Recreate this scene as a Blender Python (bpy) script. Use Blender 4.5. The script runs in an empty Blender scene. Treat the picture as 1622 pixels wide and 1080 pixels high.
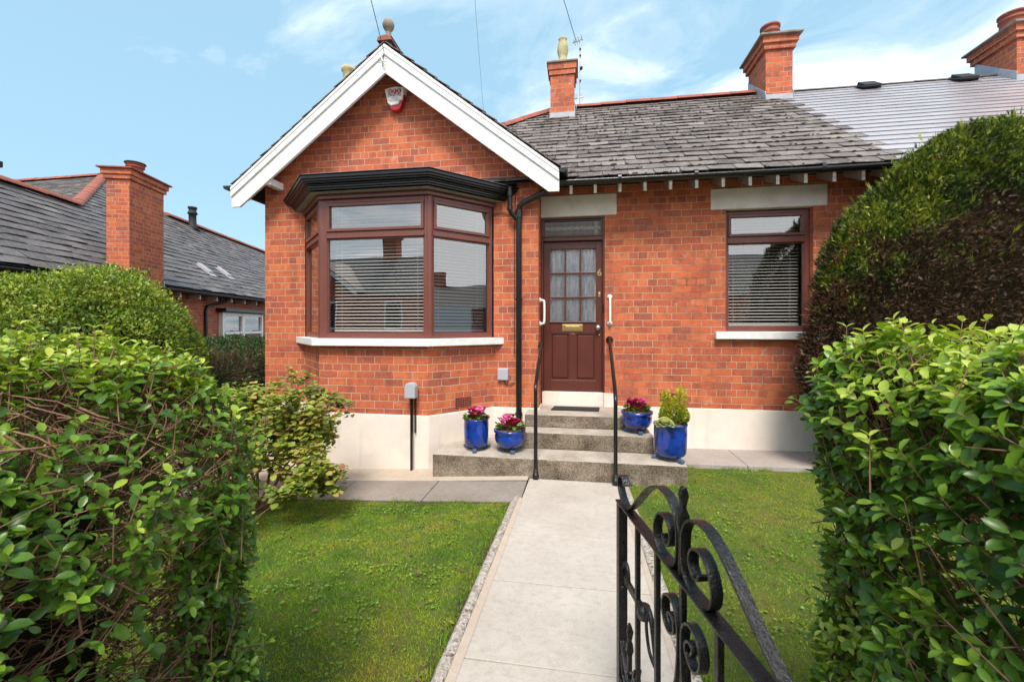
import bpy, math, random
import numpy as np
from mathutils import Vector, Matrix, noise
R = math.radians
random.seed(7); rng = np.random.default_rng(7)
sc = bpy.context.scene
COL = sc.collection

# ------------------------------------------------------------------ camera, sky, sun
cam_d = bpy.data.cameras.new('camera'); cam = bpy.data.objects.new('camera', cam_d); COL.objects.link(cam)
cam.location = (0, 0, 1.57); cam.rotation_euler = (R(90), 0, math.atan(104/665))
cam_d.sensor_width = 36; cam_d.lens = 14.76; cam_d.shift_y = -0.0148; cam_d.clip_start = .05; cam_d.clip_end = 600
cam_d.dof.use_dof = True; cam_d.dof.focus_distance = 4.2; cam_d.dof.aperture_fstop = 8
sc.camera = cam
sc.view_settings.view_transform = 'Standard'; sc.view_settings.look = 'None'
sc.view_settings.gamma = 1; sc.view_settings.exposure = 1.22
sc.cycles.max_bounces = 8; sc.cycles.transparent_max_bounces = 12
SUN_EL, SUN_AZ = R(55), R(176)          # azimuth measured from +Y towards +X
w = bpy.data.worlds.new('World'); sc.world = w; w.use_nodes = True
nt = w.node_tree; nt.nodes.clear()
def nd(nt, t, **k):
    n = nt.nodes.new(t)
    for a, b in k.items():
        if a.startswith('i_'):
            key = a[2:]; key = int(key) if key.isdigit() else key.replace('_', ' ')
            n.inputs[key].default_value = b
        else: setattr(n, a, b)
    return n
def ramp(nt, stops, interp='LINEAR'):
    n = nt.nodes.new('ShaderNodeValToRGB'); e = n.color_ramp.elements; n.color_ramp.interpolation = interp
    while len(e) > 1: e.remove(e[-1])
    e[0].position = stops[0][0]; e[0].color = (*stops[0][1], 1)
    for p, c in stops[1:]:
        x = e.new(p); x.color = (*c, 1)
    return n
L = nt.links.new
sky = nd(nt, 'ShaderNodeTexSky', sky_type='NISHITA', sun_disc=False, sun_elevation=SUN_EL, sun_rotation=SUN_AZ, air_density=1.0, dust_density=1.2, ozone_density=1.0)
hq = nd(nt, 'ShaderNodeHueSaturation', i_Hue=.482, i_Saturation=.9, i_Value=1.2); L(sky.outputs[0], hq.inputs['Color'])
hs = nd(nt, 'ShaderNodeMixRGB', i_Fac=.8, i_Color2=(1.9, 3.2, 4.15, 1)); L(hq.outputs[0], hs.inputs[1])
tc = nd(nt, 'ShaderNodeTexCoord'); sp = nd(nt, 'ShaderNodeSeparateXYZ'); L(tc.outputs['Generated'], sp.inputs[0])
za = nd(nt, 'ShaderNodeMath', operation='ADD', i_1=.28); L(sp.outputs[2], za.inputs[0])
zm = nd(nt, 'ShaderNodeMath', operation='MAXIMUM', i_1=.05); L(za.outputs[0], zm.inputs[0])
dx = nd(nt, 'ShaderNodeMath', operation='DIVIDE'); L(sp.outputs[0], dx.inputs[0]); L(zm.outputs[0], dx.inputs[1])
dy = nd(nt, 'ShaderNodeMath', operation='DIVIDE'); L(sp.outputs[1], dy.inputs[0]); L(zm.outputs[0], dy.inputs[1])
cb = nd(nt, 'ShaderNodeCombineXYZ'); L(dx.outputs[0], cb.inputs[0]); L(dy.outputs[0], cb.inputs[1])
mp = nd(nt, 'ShaderNodeMapping', i_Location=(3.1, 1.7, 0), i_Scale=(1.0, 1.5, 1)); L(cb.outputs[0], mp.inputs[0])
n1 = nd(nt, 'ShaderNodeTexNoise', i_Scale=1.9, i_Detail=10.0, i_Roughness=.60, i_Distortion=.9); L(mp.outputs[0], n1.inputs[0])
# more cloud towards the east (+X)
ex = nd(nt, 'ShaderNodeMath', operation='MULTIPLY_ADD', i_1=.15, i_2=-.01); L(dx.outputs[0], ex.inputs[0])
ey = nd(nt, 'ShaderNodeMath', operation='MULTIPLY_ADD', i_1=-.22); L(dy.outputs[0], ey.inputs[0]); ey.inputs[2].default_value = 0; ey.use_clamp = True  # thicker cloud behind the camera, raised for fill light and window reflections
ex2 = nd(nt, 'ShaderNodeMath', operation='ADD'); L(ex.outputs[0], ex2.inputs[0]); L(ey.outputs[0], ex2.inputs[1])
ad = nd(nt, 'ShaderNodeMath', operation='ADD'); L(n1.outputs[0], ad.inputs[0]); L(ex2.outputs[0], ad.inputs[1])
cr = ramp(nt, [(.44, (0, 0, 0)), (.55, (.14,)*3), (.66, (.42,)*3), (.84, (.88,)*3)]); L(ad.outputs[0], cr.inputs[0])
mx = nd(nt, 'ShaderNodeMixRGB', i_Color2=(7.4, 7.4, 7.5, 1)); L(cr.outputs[0], mx.inputs[0]); L(hs.outputs[0], mx.inputs[1])
bg = nd(nt, 'ShaderNodeBackground', i_Strength=.10); L(mx.outputs[0], bg.inputs[0])
wo = nd(nt, 'ShaderNodeOutputWorld'); L(bg.outputs[0], wo.inputs[0])
sun_d = bpy.data.lights.new('sun', 'SUN'); sun = bpy.data.objects.new('sun', sun_d); COL.objects.link(sun)
sun_d.energy = 2.0; sun_d.angle = R(20); sun_d.color = (1, .93, .84)
sdir = Vector((math.sin(SUN_AZ)*math.cos(SUN_EL), math.cos(SUN_AZ)*math.cos(SUN_EL), math.sin(SUN_EL)))
sun.rotation_euler = sdir.to_track_quat('Z', 'Y').to_euler()

# ------------------------------------------------------------------ materials
def mat(name, col=(.5,.5,.5), rough=.6, spec=.5, metal=0, build=None):
    m = bpy.data.materials.new(name); m.use_nodes = True; t = m.node_tree
    b = t.nodes['Principled BSDF']; b.inputs['Base Color'].default_value = (*col, 1)
    b.inputs['Roughness'].default_value = rough; b.inputs['Specular IOR Level'].default_value = spec; b.inputs['Metallic'].default_value = metal
    if build: build(t, b)
    return m
def coords(t, kind='Object'):
    return nd(t, 'ShaderNodeTexCoord').outputs[kind] if kind != 'World' else nd(t, 'ShaderNodeNewGeometry').outputs['Position']
def noisen(t, vec, scale, detail=4, rough=.6, out=0):
    n = nd(t, 'ShaderNodeTexNoise', i_Scale=scale, i_Detail=detail, i_Roughness=rough); t.links.new(vec, n.inputs[0]); return n.outputs[out]
def mixc(t, fac, a, b, mode='MIX'):
    n = nd(t, 'ShaderNodeMixRGB', blend_type=mode)
    for i, v in ((0, fac), (1, a), (2, b)):
        if hasattr(v, 'is_linked'): t.links.new(v, n.inputs[i])
        else: n.inputs[i].default_value = v if i == 0 else (*v, 1)
    return n.outputs[0]
def rampo(t, src, stops, interp='LINEAR'):
    n = ramp(t, stops, interp); t.links.new(src, n.inputs[0]); return n.outputs[0]
def mth(t, op, a, b=None, c=None):
    n = nd(t, 'ShaderNodeMath', operation=op)
    for i, v in enumerate((a, b, c)):
        if v is None: continue
        if hasattr(v, 'is_linked'): t.links.new(v, n.inputs[i])
        else: n.inputs[i].default_value = v
    return n.outputs[0]
def bump(t, b, h, dist=.005, s=1.0):
    n = nd(t, 'ShaderNodeBump', i_Strength=s, i_Distance=dist); t.links.new(h, n.inputs['Height']); t.links.new(n.outputs[0], b.inputs['Normal'])

def brick_build(pale=.5, dark=0.0, red=0.0):
    def f(t, b):
        L = t.links.new
        uv = coords(t, 'UV')
        dn = nd(t, 'ShaderNodeTexNoise', i_Scale=9.0, i_Detail=3.0); L(uv, dn.inputs[0])
        sb = nd(t, 'ShaderNodeVectorMath', operation='SUBTRACT'); L(dn.outputs['Color'], sb.inputs[0]); sb.inputs[1].default_value = (.5,.5,.5)
        sm = nd(t, 'ShaderNodeVectorMath', operation='SCALE'); L(sb.outputs[0], sm.inputs[0]); sm.inputs['Scale'].default_value = .016
        av = nd(t, 'ShaderNodeVectorMath', operation='ADD'); L(uv, av.inputs[0]); L(sm.outputs[0], av.inputs[1])
        br = nd(t, 'ShaderNodeTexBrick', offset=.5, offset_frequency=2, squash=.5, squash_frequency=4,
                i_Color1=(0,0,0,1), i_Color2=(1,1,1,1), i_Mortar=(.5,.5,.5,1), i_Scale=1.0, i_Mortar_Size=.0044, i_Mortar_Smooth=.25, i_Brick_Width=.235, i_Row_Height=.0865)
        L(av.outputs[0], br.inputs[0])
        big = noisen(t, uv, 1.1, 5, .6); fine = noisen(t, uv, 60, 5, .7); mid = noisen(t, uv, 8, 5, .65)
        tint = mth(t, 'ADD', mth(t, 'MULTIPLY', br.outputs['Color'], .64), mth(t, 'ADD', mth(t, 'MULTIPLY', big, .55), mth(t, 'MULTIPLY', mid, .25)))
        tint = mth(t, 'ADD', tint, -.19 + red*-.1)
        c = rampo(t, tint, [(0, (.15,.040,.036)), (.16, (.25,.062,.044)), (.34, (.40,.074,.034)), (.60, (.52,.100,.033)), (.84, (.60,.150,.048)), (1, (.50,.18,.11))])
        c = mixc(t, rampo(t, fine, [(.40, (0,0,0)), (.68, (.6,)*3)]), c, (.58,.25,.15))
        c = mixc(t, rampo(t, mid, [(.47, (0,0,0)), (.74, (.65,)*3)]), c, (.15,.048,.04))
        # chalky splashes
        sp = noisen(t, uv, 5.2, 8, .75)
        c = mixc(t, rampo(t, sp, [(.60, (0,0,0)), (.70, (.6,)*3)]), c, (.62,.42,.33))
        ms = nd(t, 'ShaderNodeMapping', i_Scale=(5.5, .7, 1)); L(uv, ms.inputs[0])
        c = mixc(t, rampo(t, noisen(t, ms.outputs[0], 1.0, 6, .6), [(.52, (0,0,0)), (.72, (.45,)*3)]), c, (.13,.045,.038))
        if dark: c = mixc(t, dark, c, (.12,.05,.045))
        mo = mixc(t, rampo(t, noisen(t, uv, 1.7, 4, .6), [(.5-pale*.45, (0,0,0)), (.62-pale*.2, (1,1,1))]), (.12,.06,.045), (.56,.38,.27))
        c = mixc(t, br.outputs['Fac'], c, mo)
        L(c, b.inputs['Base Color']); b.inputs['Roughness'].default_value = .85; b.inputs['Specular IOR Level'].default_value = .25
        h = mth(t, 'SUBTRACT', mth(t, 'MULTIPLY', fine, .25), br.outputs['Fac'])
        h = mth(t, 'ADD', h, mth(t, 'MULTIPLY', mid, .5))
        bump(t, b, h, .006, .9)
    return f
M = {}
M['brick'] = mat('red_brick', build=brick_build(.75))
M['brick2'] = mat('facade_brick', build=brick_build(.45))
M['brickd'] = mat('weathered_brick', build=brick_build(.5, .12, 1.2))
def plinth_b(t, b):
    p = coords(t, 'World'); a = noisen(t, p, 2.6, 7, .65); g = noisen(t, p, 90, 3, .6); s3 = nd(t, 'ShaderNodeSeparateXYZ'); t.links.new(p, s3.inputs[0])
    c = mixc(t, rampo(t, a, [(.42, (0,0,0)), (.8, (.45,)*3)]), (.80,.72,.64), (.55,.46,.37))
    ms = nd(t, 'ShaderNodeMapping', i_Scale=(7, 7, .8)); t.links.new(p, ms.inputs[0])
    c = mixc(t, rampo(t, noisen(t, ms.outputs[0], 1.0, 5, .6), [(.56, (0,0,0)), (.74, (.28,)*3)]), c, (.42,.34,.27))
    t.links.new(c, b.inputs['Base Color']); bump(t, b, mth(t, 'ADD', g, mth(t, 'MULTIPLY', a, 2)), .003, .5)
def render_b(base, dirt, amt, sc_=3.0):
    def f(t, b):
        p = coords(t, 'World'); a = noisen(t, p, sc_, 7, .65); g = noisen(t, p, 90, 3, .6)
        c = mixc(t, rampo(t, a, [(.42, (0,0,0)), (.8, (amt,)*3)]), base, dirt)
        c = mixc(t, rampo(t, g, [(.3, (.0,)*3), (.8, (.10,)*3)]), c, dirt)
        t.links.new(c, b.inputs['Base Color']); bump(t, b, mth(t, 'ADD', g, mth(t, 'MULTIPLY', a, 2)), .003, .5)
    return f
M['plinth'] = mat('cream_render', rough=.8, spec=.2, build=plinth_b)
M['rafter'] = mat('weathered_rafter', rough=.8, build=render_b((.30,.27,.24), (.14,.12,.10), .7, 8))
M['lintel'] = mat('painted_lintel', rough=.8, spec=.2, build=render_b((.80,.75,.69), (.46,.41,.36), .6, 4))
M['white'] = mat('white_paint', rough=.4, build=render_b((.83,.83,.82), (.50,.48,.44), .42, 11))
M['soffit'] = mat('grey_soffit_paint', rough=.7, build=render_b((.74,.70,.67), (.40,.36,.33), .6, 5))
M['black'] = mat('black_gloss_paint', rough=.28, build=render_b((.006,.006,.007), (.03,.027,.027), .4, 12))
M['brown'] = mat('brown_gloss_paint', rough=.33, build=render_b((.175,.058,.046), (.115,.036,.029), .7, 3))
M['doorb'] = mat('dark_brown_door_paint', rough=.30, build=render_b((.105,.028,.019), (.062,.017,.012), .7, 3))
M['brass'] = mat('old_brass', (.55,.40,.16), .38, metal=1)
M['steel'] = mat('dull_steel', (.5,.48,.45), .4, metal=1)
M['grey'] = mat('grey_plastic', (.40,.41,.46), .5)
M['lead'] = mat('lead_flashing', rough=.55, build=render_b((.42,.44,.48), (.22,.24,.27), .8, 6))
M['clay'] = mat('terracotta', rough=.85, build=render_b((.36,.10,.065), (.13,.07,.055), .9, 5))
M['stone'] = mat('weathered_stone', rough=.9, build=render_b((.30,.25,.20), (.12,.10,.07), .9, 9))
M['potpale'] = mat('lichened_clay', rough=.9, build=render_b((.50,.44,.24), (.22,.20,.10), .9, 9))
M['dark'] = mat('dark_shadow_gap', (.02,.018,.016), .9)  # near-black for dark parts; also shade painted into eaves and holes
M['rubber'] = mat('rubber_mat', (.018,.018,.02), .75)
M['cable'] = mat('black_cable', (.012,.012,.012), .6)
M['interior'] = mat('interior_plaster', (.30,.27,.23), .9)
M['blind'] = mat('ivory_blind_slat', (.85,.83,.79), .45)
M['wplastic'] = mat('white_plastic', (.80,.79,.74), .3)
M['redp'] = mat('red_plastic', (.42,.012,.02), .25)
M['redink'] = mat('red_ink', (.50,.012,.03), .5)
M['darkink'] = mat('dark_ink', (.03,.03,.07), .5)
M['blueink'] = mat('faded_blue_ink', (.25,.33,.5), .5)
def iron_b(t, b):
    p = coords(t, 'World'); a = noisen(t, p, 30, 6, .7); g = noisen(t, p, 160, 4, .7)
    c = mixc(t, rampo(t, a, [(.5, (0,0,0)), (.8, (.6,)*3)]), (.006,.006,.007), (.022,.020,.022))
    c = mixc(t, rampo(t, g, [(.64, (0,0,0)), (.74, (.6,)*3)]), c, (.16,.14,.12))
    t.links.new(c, b.inputs['Base Color']); t.links.new(mth(t, 'MULTIPLY_ADD', a, .40, .06), b.inputs['Roughness'])
    bump(t, b, mth(t, 'ADD', mth(t, 'MULTIPLY', a, 2), g), .0025, .8)
M['iron'] = mat('black_painted_iron', build=iron_b)
def glaze_b(t, b):
    p = coords(t, 'World'); a = noisen(t, p, 9, 5, .6)
    c = mixc(t, rampo(t, a, [(.40, (0,0,0)), (.68, (1,1,1))]), (.004,.045,.34), (.004,.009,.055))
    t.links.new(c, b.inputs['Base Color']); b.inputs['Roughness'].default_value = .16; b.inputs['Coat Weight'].default_value = .5; b.inputs['Coat Roughness'].default_value = .08
    bump(t, b, a, .006, .3)
M['glaze'] = mat('cobalt_glaze', build=glaze_b)
def footb(t, b): pass
M['potfoot'] = mat('blue_grey_glaze', (.07,.11,.20), .35)
M['soil'] = mat('grit_soil', rough=.95, build=render_b((.10,.08,.065), (.35,.33,.30), .8, 60))
def conc(base, dark, pale, stain, sc_=1.0, speck=.5):
    def f(t, b):
        p = coords(t, 'World'); a = noisen(t, p, 2.2*sc_, 8, .7); g = noisen(t, p, 130, 4, .7); m_ = noisen(t, p, 22*sc_, 6, .7)
        c = mixc(t, rampo(t, a, [(.35, (0,0,0)), (.7, (1,1,1))]), base, pale)
        c = mixc(t, rampo(t, m_, [(.48, (0,0,0)), (.80, (stain,)*3)]), c, dark)
        c = mixc(t, rampo(t, g, [(.50, (0,0,0)), (.72, (speck,)*3)]), c, dark)
        t.links.new(c, b.inputs['Base Color']); b.inputs['Roughness'].default_value = .9; b.inputs['Specular IOR Level'].default_value = .2
        bump(t, b, mth(t, 'ADD', g, mth(t, 'MULTIPLY', m_, 2)), .003, .6)
    return f
M['path'] = mat('pale_concrete_slab', build=conc((.47,.41,.355), (.25,.21,.18), (.56,.50,.44), .45, 1, .32))
M['fillet'] = mat('pinkish_mortar', build=conc((.48,.38,.30), (.30,.23,.18), (.55,.46,.38), .4, 1, .3))
M['agg'] = mat('grey_aggregate_slab', build=conc((.27,.225,.19), (.09,.075,.065), (.34,.295,.26), .4, 1, .8))
M['slabr'] = mat('worn_side_slab', build=conc((.36,.31,.28), (.15,.13,.12), (.44,.39,.36), .4, 1, .5))
def kerb_b(t, b):
    p = coords(t, 'World'); v = nd(t, 'ShaderNodeTexVoronoi', i_Scale=75.0); t.links.new(p, v.inputs[0])
    g = noisen(t, p, 60, 5, .7)
    c = mixc(t, rampo(t, v.outputs['Color'], [(.0, (.05,.04,.035)), (.3, (.20,.16,.13)), (.55, (.42,.36,.31)), (1, (.58,.52,.46))]), (.3,.25,.2), (.5,.4,.3), 'MULTIPLY')
    c = rampo(t, v.outputs['Color'], [(.0, (.06,.045,.04)), (.28, (.30,.25,.21)), (.55, (.46,.40,.35)), (1, (.60,.54,.48))])
    c = mixc(t, rampo(t, g, [(.45, (0,0,0)), (.7, (.6,)*3)]), c, (.30,.22,.16))
    t.links.new(c, b.inputs['Base Color']); b.inputs['Roughness'].default_value = .9; bump(t, b, v.outputs['Distance'], .006, .8)
M['kerb'] = mat('exposed_aggregate', build=kerb_b)
def riser_b(t, b):      # algae-dark risers, pale worn treads (real staining, keyed to the face's own direction)
    p = coords(t, 'World'); g = noisen(t, p, 85, 5, .75); a = noisen(t, p, 4.0, 7, .7); m_ = noisen(t, p, 24, 6, .7)
    nrm = nd(t, 'ShaderNodeNewGeometry').outputs['True Normal']; s = nd(t, 'ShaderNodeSeparateXYZ'); t.links.new(nrm, s.inputs[0])
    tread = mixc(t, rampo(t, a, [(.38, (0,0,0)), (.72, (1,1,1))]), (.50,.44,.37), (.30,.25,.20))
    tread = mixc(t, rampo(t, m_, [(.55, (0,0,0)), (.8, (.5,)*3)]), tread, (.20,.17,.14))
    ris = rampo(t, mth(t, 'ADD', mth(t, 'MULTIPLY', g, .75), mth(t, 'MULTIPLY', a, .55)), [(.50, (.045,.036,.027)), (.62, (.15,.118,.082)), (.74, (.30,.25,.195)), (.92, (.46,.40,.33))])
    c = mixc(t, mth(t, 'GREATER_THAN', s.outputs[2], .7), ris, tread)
    t.links.new(c, b.inputs['Base Color']); b.inputs['Roughness'].default_value = .92; b.inputs['Specular IOR Level'].default_value = .2
    bump(t, b, mth(t, 'ADD', g, m_), .005, .8)
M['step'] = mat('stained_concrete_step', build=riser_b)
def attr(t, n='tint'):
    return nd(t, 'ShaderNodeAttribute', attribute_name=n).outputs['Fac']
def slate_b(stops, rough, lich):
    def f(t, b):
        p = coords(t, 'World'); c = rampo(t, attr(t), stops)
        a = noisen(t, p, 14, 8, .75); g = noisen(t, p, 90, 4, .7); big = noisen(t, p, 1.3, 4, .6)
        if lich:
            c = mixc(t, rampo(t, a, [(.50, (0,0,0)), (.75, (lich,)*3)]), c, (.42,.40,.38))
            c = mixc(t, rampo(t, g, [(.52, (0,0,0)), (.75, (.5,)*3)]), c, (.035,.03,.03))
            c = mixc(t, rampo(t, big, [(.45, (0,0,0)), (.7, (.35,)*3)]), c, (.07,.055,.05))
        t.links.new(c, b.inputs['Base Color']); b.inputs['Roughness'].default_value = rough
        bump(t, b, mth(t, 'ADD', a, g), .003 if lich else .0006, .7)
    return f
M['slate'] = mat('old_lichened_slate', build=slate_b([(0, (.07,.053,.047)), (.5, (.16,.13,.117)), (1, (.26,.22,.198))], .62, .75))
M['slated'] = mat('dark_old_slate', build=slate_b([(0, (.07,.057,.055)), (.5, (.125,.104,.100)), (1, (.20,.172,.166))], .6, .5))
M['slaten'] = mat('new_smooth_slate', build=slate_b([(0, (.34,.315,.335)), (.5, (.38,.355,.375)), (1, (.42,.395,.415))], .25, 0))
M['under'] = mat('roof_underlay', (.03,.028,.03), .9)
M['moss'] = mat('dark_roof_moss', rough=1, build=render_b((.030,.026,.018), (.06,.06,.03), .8, 30))
def glass_b(fac, rough=0.0, tint=(.86,.88,.88)):
    def f(t, b):
        L = t.links.new; out = t.nodes['Material Output']
        tr = nd(t, 'ShaderNodeBsdfTransparent', i_Color=(*tint, 1)); gl = nd(t, 'ShaderNodeBsdfGlossy', i_Roughness=rough, i_Color=(1,1,1,1))
        fr = nd(t, 'ShaderNodeFresnel', i_IOR=1.5); fa = mth(t, 'ADD', fr.outputs[0], fac)
        p = coords(t, 'World'); n = noisen(t, p, 1.6, 1, .5); bn = nd(t, 'ShaderNodeBump', i_Strength=.12, i_Distance=.02); L(n, bn.inputs['Height']); L(bn.outputs[0], gl.inputs['Normal'])
        ms = nd(t, 'ShaderNodeMixShader'); L(fa, ms.inputs[0]); L(tr.outputs[0], ms.inputs[1]); L(gl.outputs[0], ms.inputs[2]); L(ms.outputs[0], out.inputs[0])
    return f
M['glass'] = mat('window_glass', build=glass_b(.22, 0, (.96,.97,.97)))
def lace_b(t, b):
    p = coords(t, 'Object'); mpn = nd(t, 'ShaderNodeMapping', i_Scale=(26, 26, 6)); t.links.new(p, mpn.inputs[0])
    v = noisen(t, mpn.outputs[0], 1.0, 5, .75); g = nd(t, 'ShaderNodeTexVoronoi', i_Scale=70.0); t.links.new(p, g.inputs[0])
    c = rampo(t, v, [(.25, (.2,.2,.22)), (.36, (.6,.62,.68)), (.55, (.92,.94,.97)), (.8, (.92,.80,.84))])
    c = mixc(t, rampo(t, g.outputs['Distance'], [(.3, (0,0,0)), (.9, (.35,)*3)]), c, (.3,.3,.33))
    t.links.new(c, b.inputs['Base Color']); b.inputs['Roughness'].default_value = .8
M['lace'] = mat('lace_curtain', build=lace_b)
M['patglass'] = mat('rippled_glass', build=glass_b(.01, .15, (1,1,1)))
def leaded_b(t, b):
    uv = coords(t, 'UV'); br = nd(t, 'ShaderNodeTexBrick', offset=0.0, i_Scale=1.0, i_Mortar_Size=.003, i_Brick_Width=.085, i_Row_Height=.07, i_Color1=(.03,.02,.015,1), i_Color2=(.075,.055,.04,1), i_Mortar=(.16,.14,.12,1))
    t.links.new(uv, br.inputs[0]); n = noisen(t, uv, 55, 4, .8)
    s = nd(t, 'ShaderNodeSeparateXYZ'); t.links.new(uv, s.inputs[0])
    band = mth(t, 'LESS_THAN', mth(t, 'ABSOLUTE', mth(t, 'SUBTRACT', s.outputs[1], 2.865)), .022)
    band2 = mth(t, 'LESS_THAN', mth(t, 'ABSOLUTE', mth(t, 'SUBTRACT', s.outputs[0], .235)), .02)
    k = mth(t, 'MULTIPLY', mth(t, 'MAXIMUM', band, band2), rampo(t, n, [(.45, (0,0,0)), (.6, (1,1,1))]))
    c = mixc(t, k, br.outputs['Color'], (.42,.36,.30)); t.links.new(c, b.inputs['Base Color']); b.inputs['Roughness'].default_value = .15
M['leaded'] = mat('leaded_textured_glass', build=leaded_b)
def leaf_b(stops, rough=.35, transl=.25, clump=0.0, cs=6.0):
    def f(t, b):
        L = t.links.new; c = rampo(t, attr(t), stops)
        p = coords(t, 'World')
        v = noisen(t, p, 120, 3, .6); c = mixc(t, .35, c, mixc(t, rampo(t, v, [(.3, (0,0,0)), (.7, (1,1,1))]), (.5,.5,.5), (1,1,1)), 'MULTIPLY')
        L(c, b.inputs['Base Color']); b.inputs['Roughness'].default_value = rough; b.inputs['Specular IOR Level'].default_value = .4
        tl = nd(t, 'ShaderNodeBsdfTranslucent'); L(mixc(t, 1.0, c, (1.3,1.35,.6), 'MULTIPLY'), tl.inputs[0])
        ms = nd(t, 'ShaderNodeMixShader', i_Fac=transl); L(b.outputs[0], ms.inputs[1]); L(tl.outputs[0], ms.inputs[2]); L(ms.outputs[0], t.nodes['Material Output'].inputs[0])
    return f
M['privet'] = mat('privet_leaf', build=leaf_b([(0, (.035,.085,.012)), (.35, (.085,.18,.018)), (.65, (.18,.31,.025)), (.85, (.34,.46,.04)), (1, (.52,.58,.10))], .32))
M['bushleaf'] = mat('bush_leaf', build=leaf_b([(0, (.03,.07,.014)), (.4, (.10,.18,.02)), (.75, (.25,.35,.035)), (1, (.42,.48,.08))], .45))
M['hedgedk'] = mat('dark_hedge_leaf', build=leaf_b([(0, (.008,.022,.008)), (.6, (.02,.055,.015)), (1, (.08,.15,.03))], .5))
M['shrub'] = mat('bronzed_shrub_leaf', build=leaf_b([(0, (.09,.13,.02)), (.3, (.22,.28,.035)), (.6, (.40,.42,.07)), (.8, (.42,.28,.09)), (1, (.30,.12,.06))], .45))
M['conifer'] = mat('conifer_spray', build=leaf_b([(0, (.02,.045,.008)), (.2, (.085,.14,.015)), (.38, (.22,.27,.025)), (.50, (.42,.45,.05)), (.54, (.04,.02,.014)), (.75, (.115,.062,.036)), (.93, (.21,.125,.075)), (1, (.28,.08,.03))], .6, .15))
M['gold'] = mat('golden_conifer', build=leaf_b([(0, (.16,.22,.02)), (.45, (.42,.46,.035)), (1, (.80,.68,.07))], .5, .3))
M['grass'] = mat('lawn_grass', build=leaf_b([(0, (.07,.18,.014)), (.35, (.18,.34,.022)), (.62, (.34,.43,.03)), (.88, (.48,.43,.05)), (1, (.46,.30,.07))], .6, .3))
M['clover'] = mat('clover_leaf', build=leaf_b([(0, (.10,.20,.02)), (1, (.24,.38,.04))], .4, .3))
M['petal'] = mat('petals', build=leaf_b([(0, (.30,.01,.06)), (.35, (.55,.02,.16)), (.7, (.80,.20,.52)), (1, (.85,.6,.72))], .5, .3))
M['cabb'] = mat('pale_cabbage_leaf', build=leaf_b([(0, (.20,.30,.10)), (1, (.75,.74,.42))], .5, .3))
M['bark'] = mat('twig_bark', rough=.8, build=render_b((.22,.105,.062), (.36,.22,.15), .8, 40))
M['barkd'] = mat('dark_twig_bark', rough=.9, build=render_b((.055,.035,.024), (.10,.06,.04), .8, 20))
M['core'] = mat('hedge_core_shade', (.022,.020,.012), 1, 0)  # near-black, puts the deep shade inside foliage into the colour
def lawn_b(t, b):
    p = coords(t, 'World'); a = noisen(t, p, 1.7, 6, .6); g = noisen(t, p, 60, 5, .8); m_ = noisen(t, p, 9, 5, .65)
    c = mixc(t, rampo(t, a, [(.38, (0,0,0)), (.62, (1,1,1))]), (.09,.16,.014), (.19,.20,.022))
    c = mixc(t, rampo(t, m_, [(.5, (0,0,0)), (.72, (.7,)*3)]), c, (.12,.075,.03))
    c = mixc(t, .6, c, rampo(t, g, [(.3, (.35,)*3), (.7, (1.15,)*3)]), 'MULTIPLY')
    sx = nd(t, 'ShaderNodeSeparateXYZ'); t.links.new(p, sx.inputs[0])
    ed = mth(t, 'ABSOLUTE', mth(t, 'SUBTRACT', sx.outputs[0], -.60)); ed2 = mth(t, 'ABSOLUTE', mth(t, 'SUBTRACT', sx.outputs[1], 3.69))
    ed = mth(t, 'MINIMUM', ed, mth(t, 'ADD', mth(t, 'MULTIPLY', ed2, 1.5), mth(t, 'MULTIPLY', mth(t, 'GREATER_THAN', sx.outputs[0], 0), 5)))
    ed = mth(t, 'ADD', ed, mth(t, 'MULTIPLY', m_, .09))
    c = mixc(t, rampo(t, ed, [(.07, (1,1,1)), (.12, (0,0,0))]), c, (.085,.052,.032))
    t.links.new(c, b.inputs['Base Color']); b.inputs['Roughness'].default_value = 1; bump(t, b, g, .02, 1)
M['lawn'] = mat('mossy_lawn', build=lawn_b)
M['earth'] = mat('bare_earth', rough=1, build=render_b((.075,.048,.030), (.14,.10,.06), .8, 25))
M['asphalt'] = mat('asphalt', rough=.9, build=render_b((.05,.05,.052), (.10,.10,.10), .6, 30))

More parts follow.
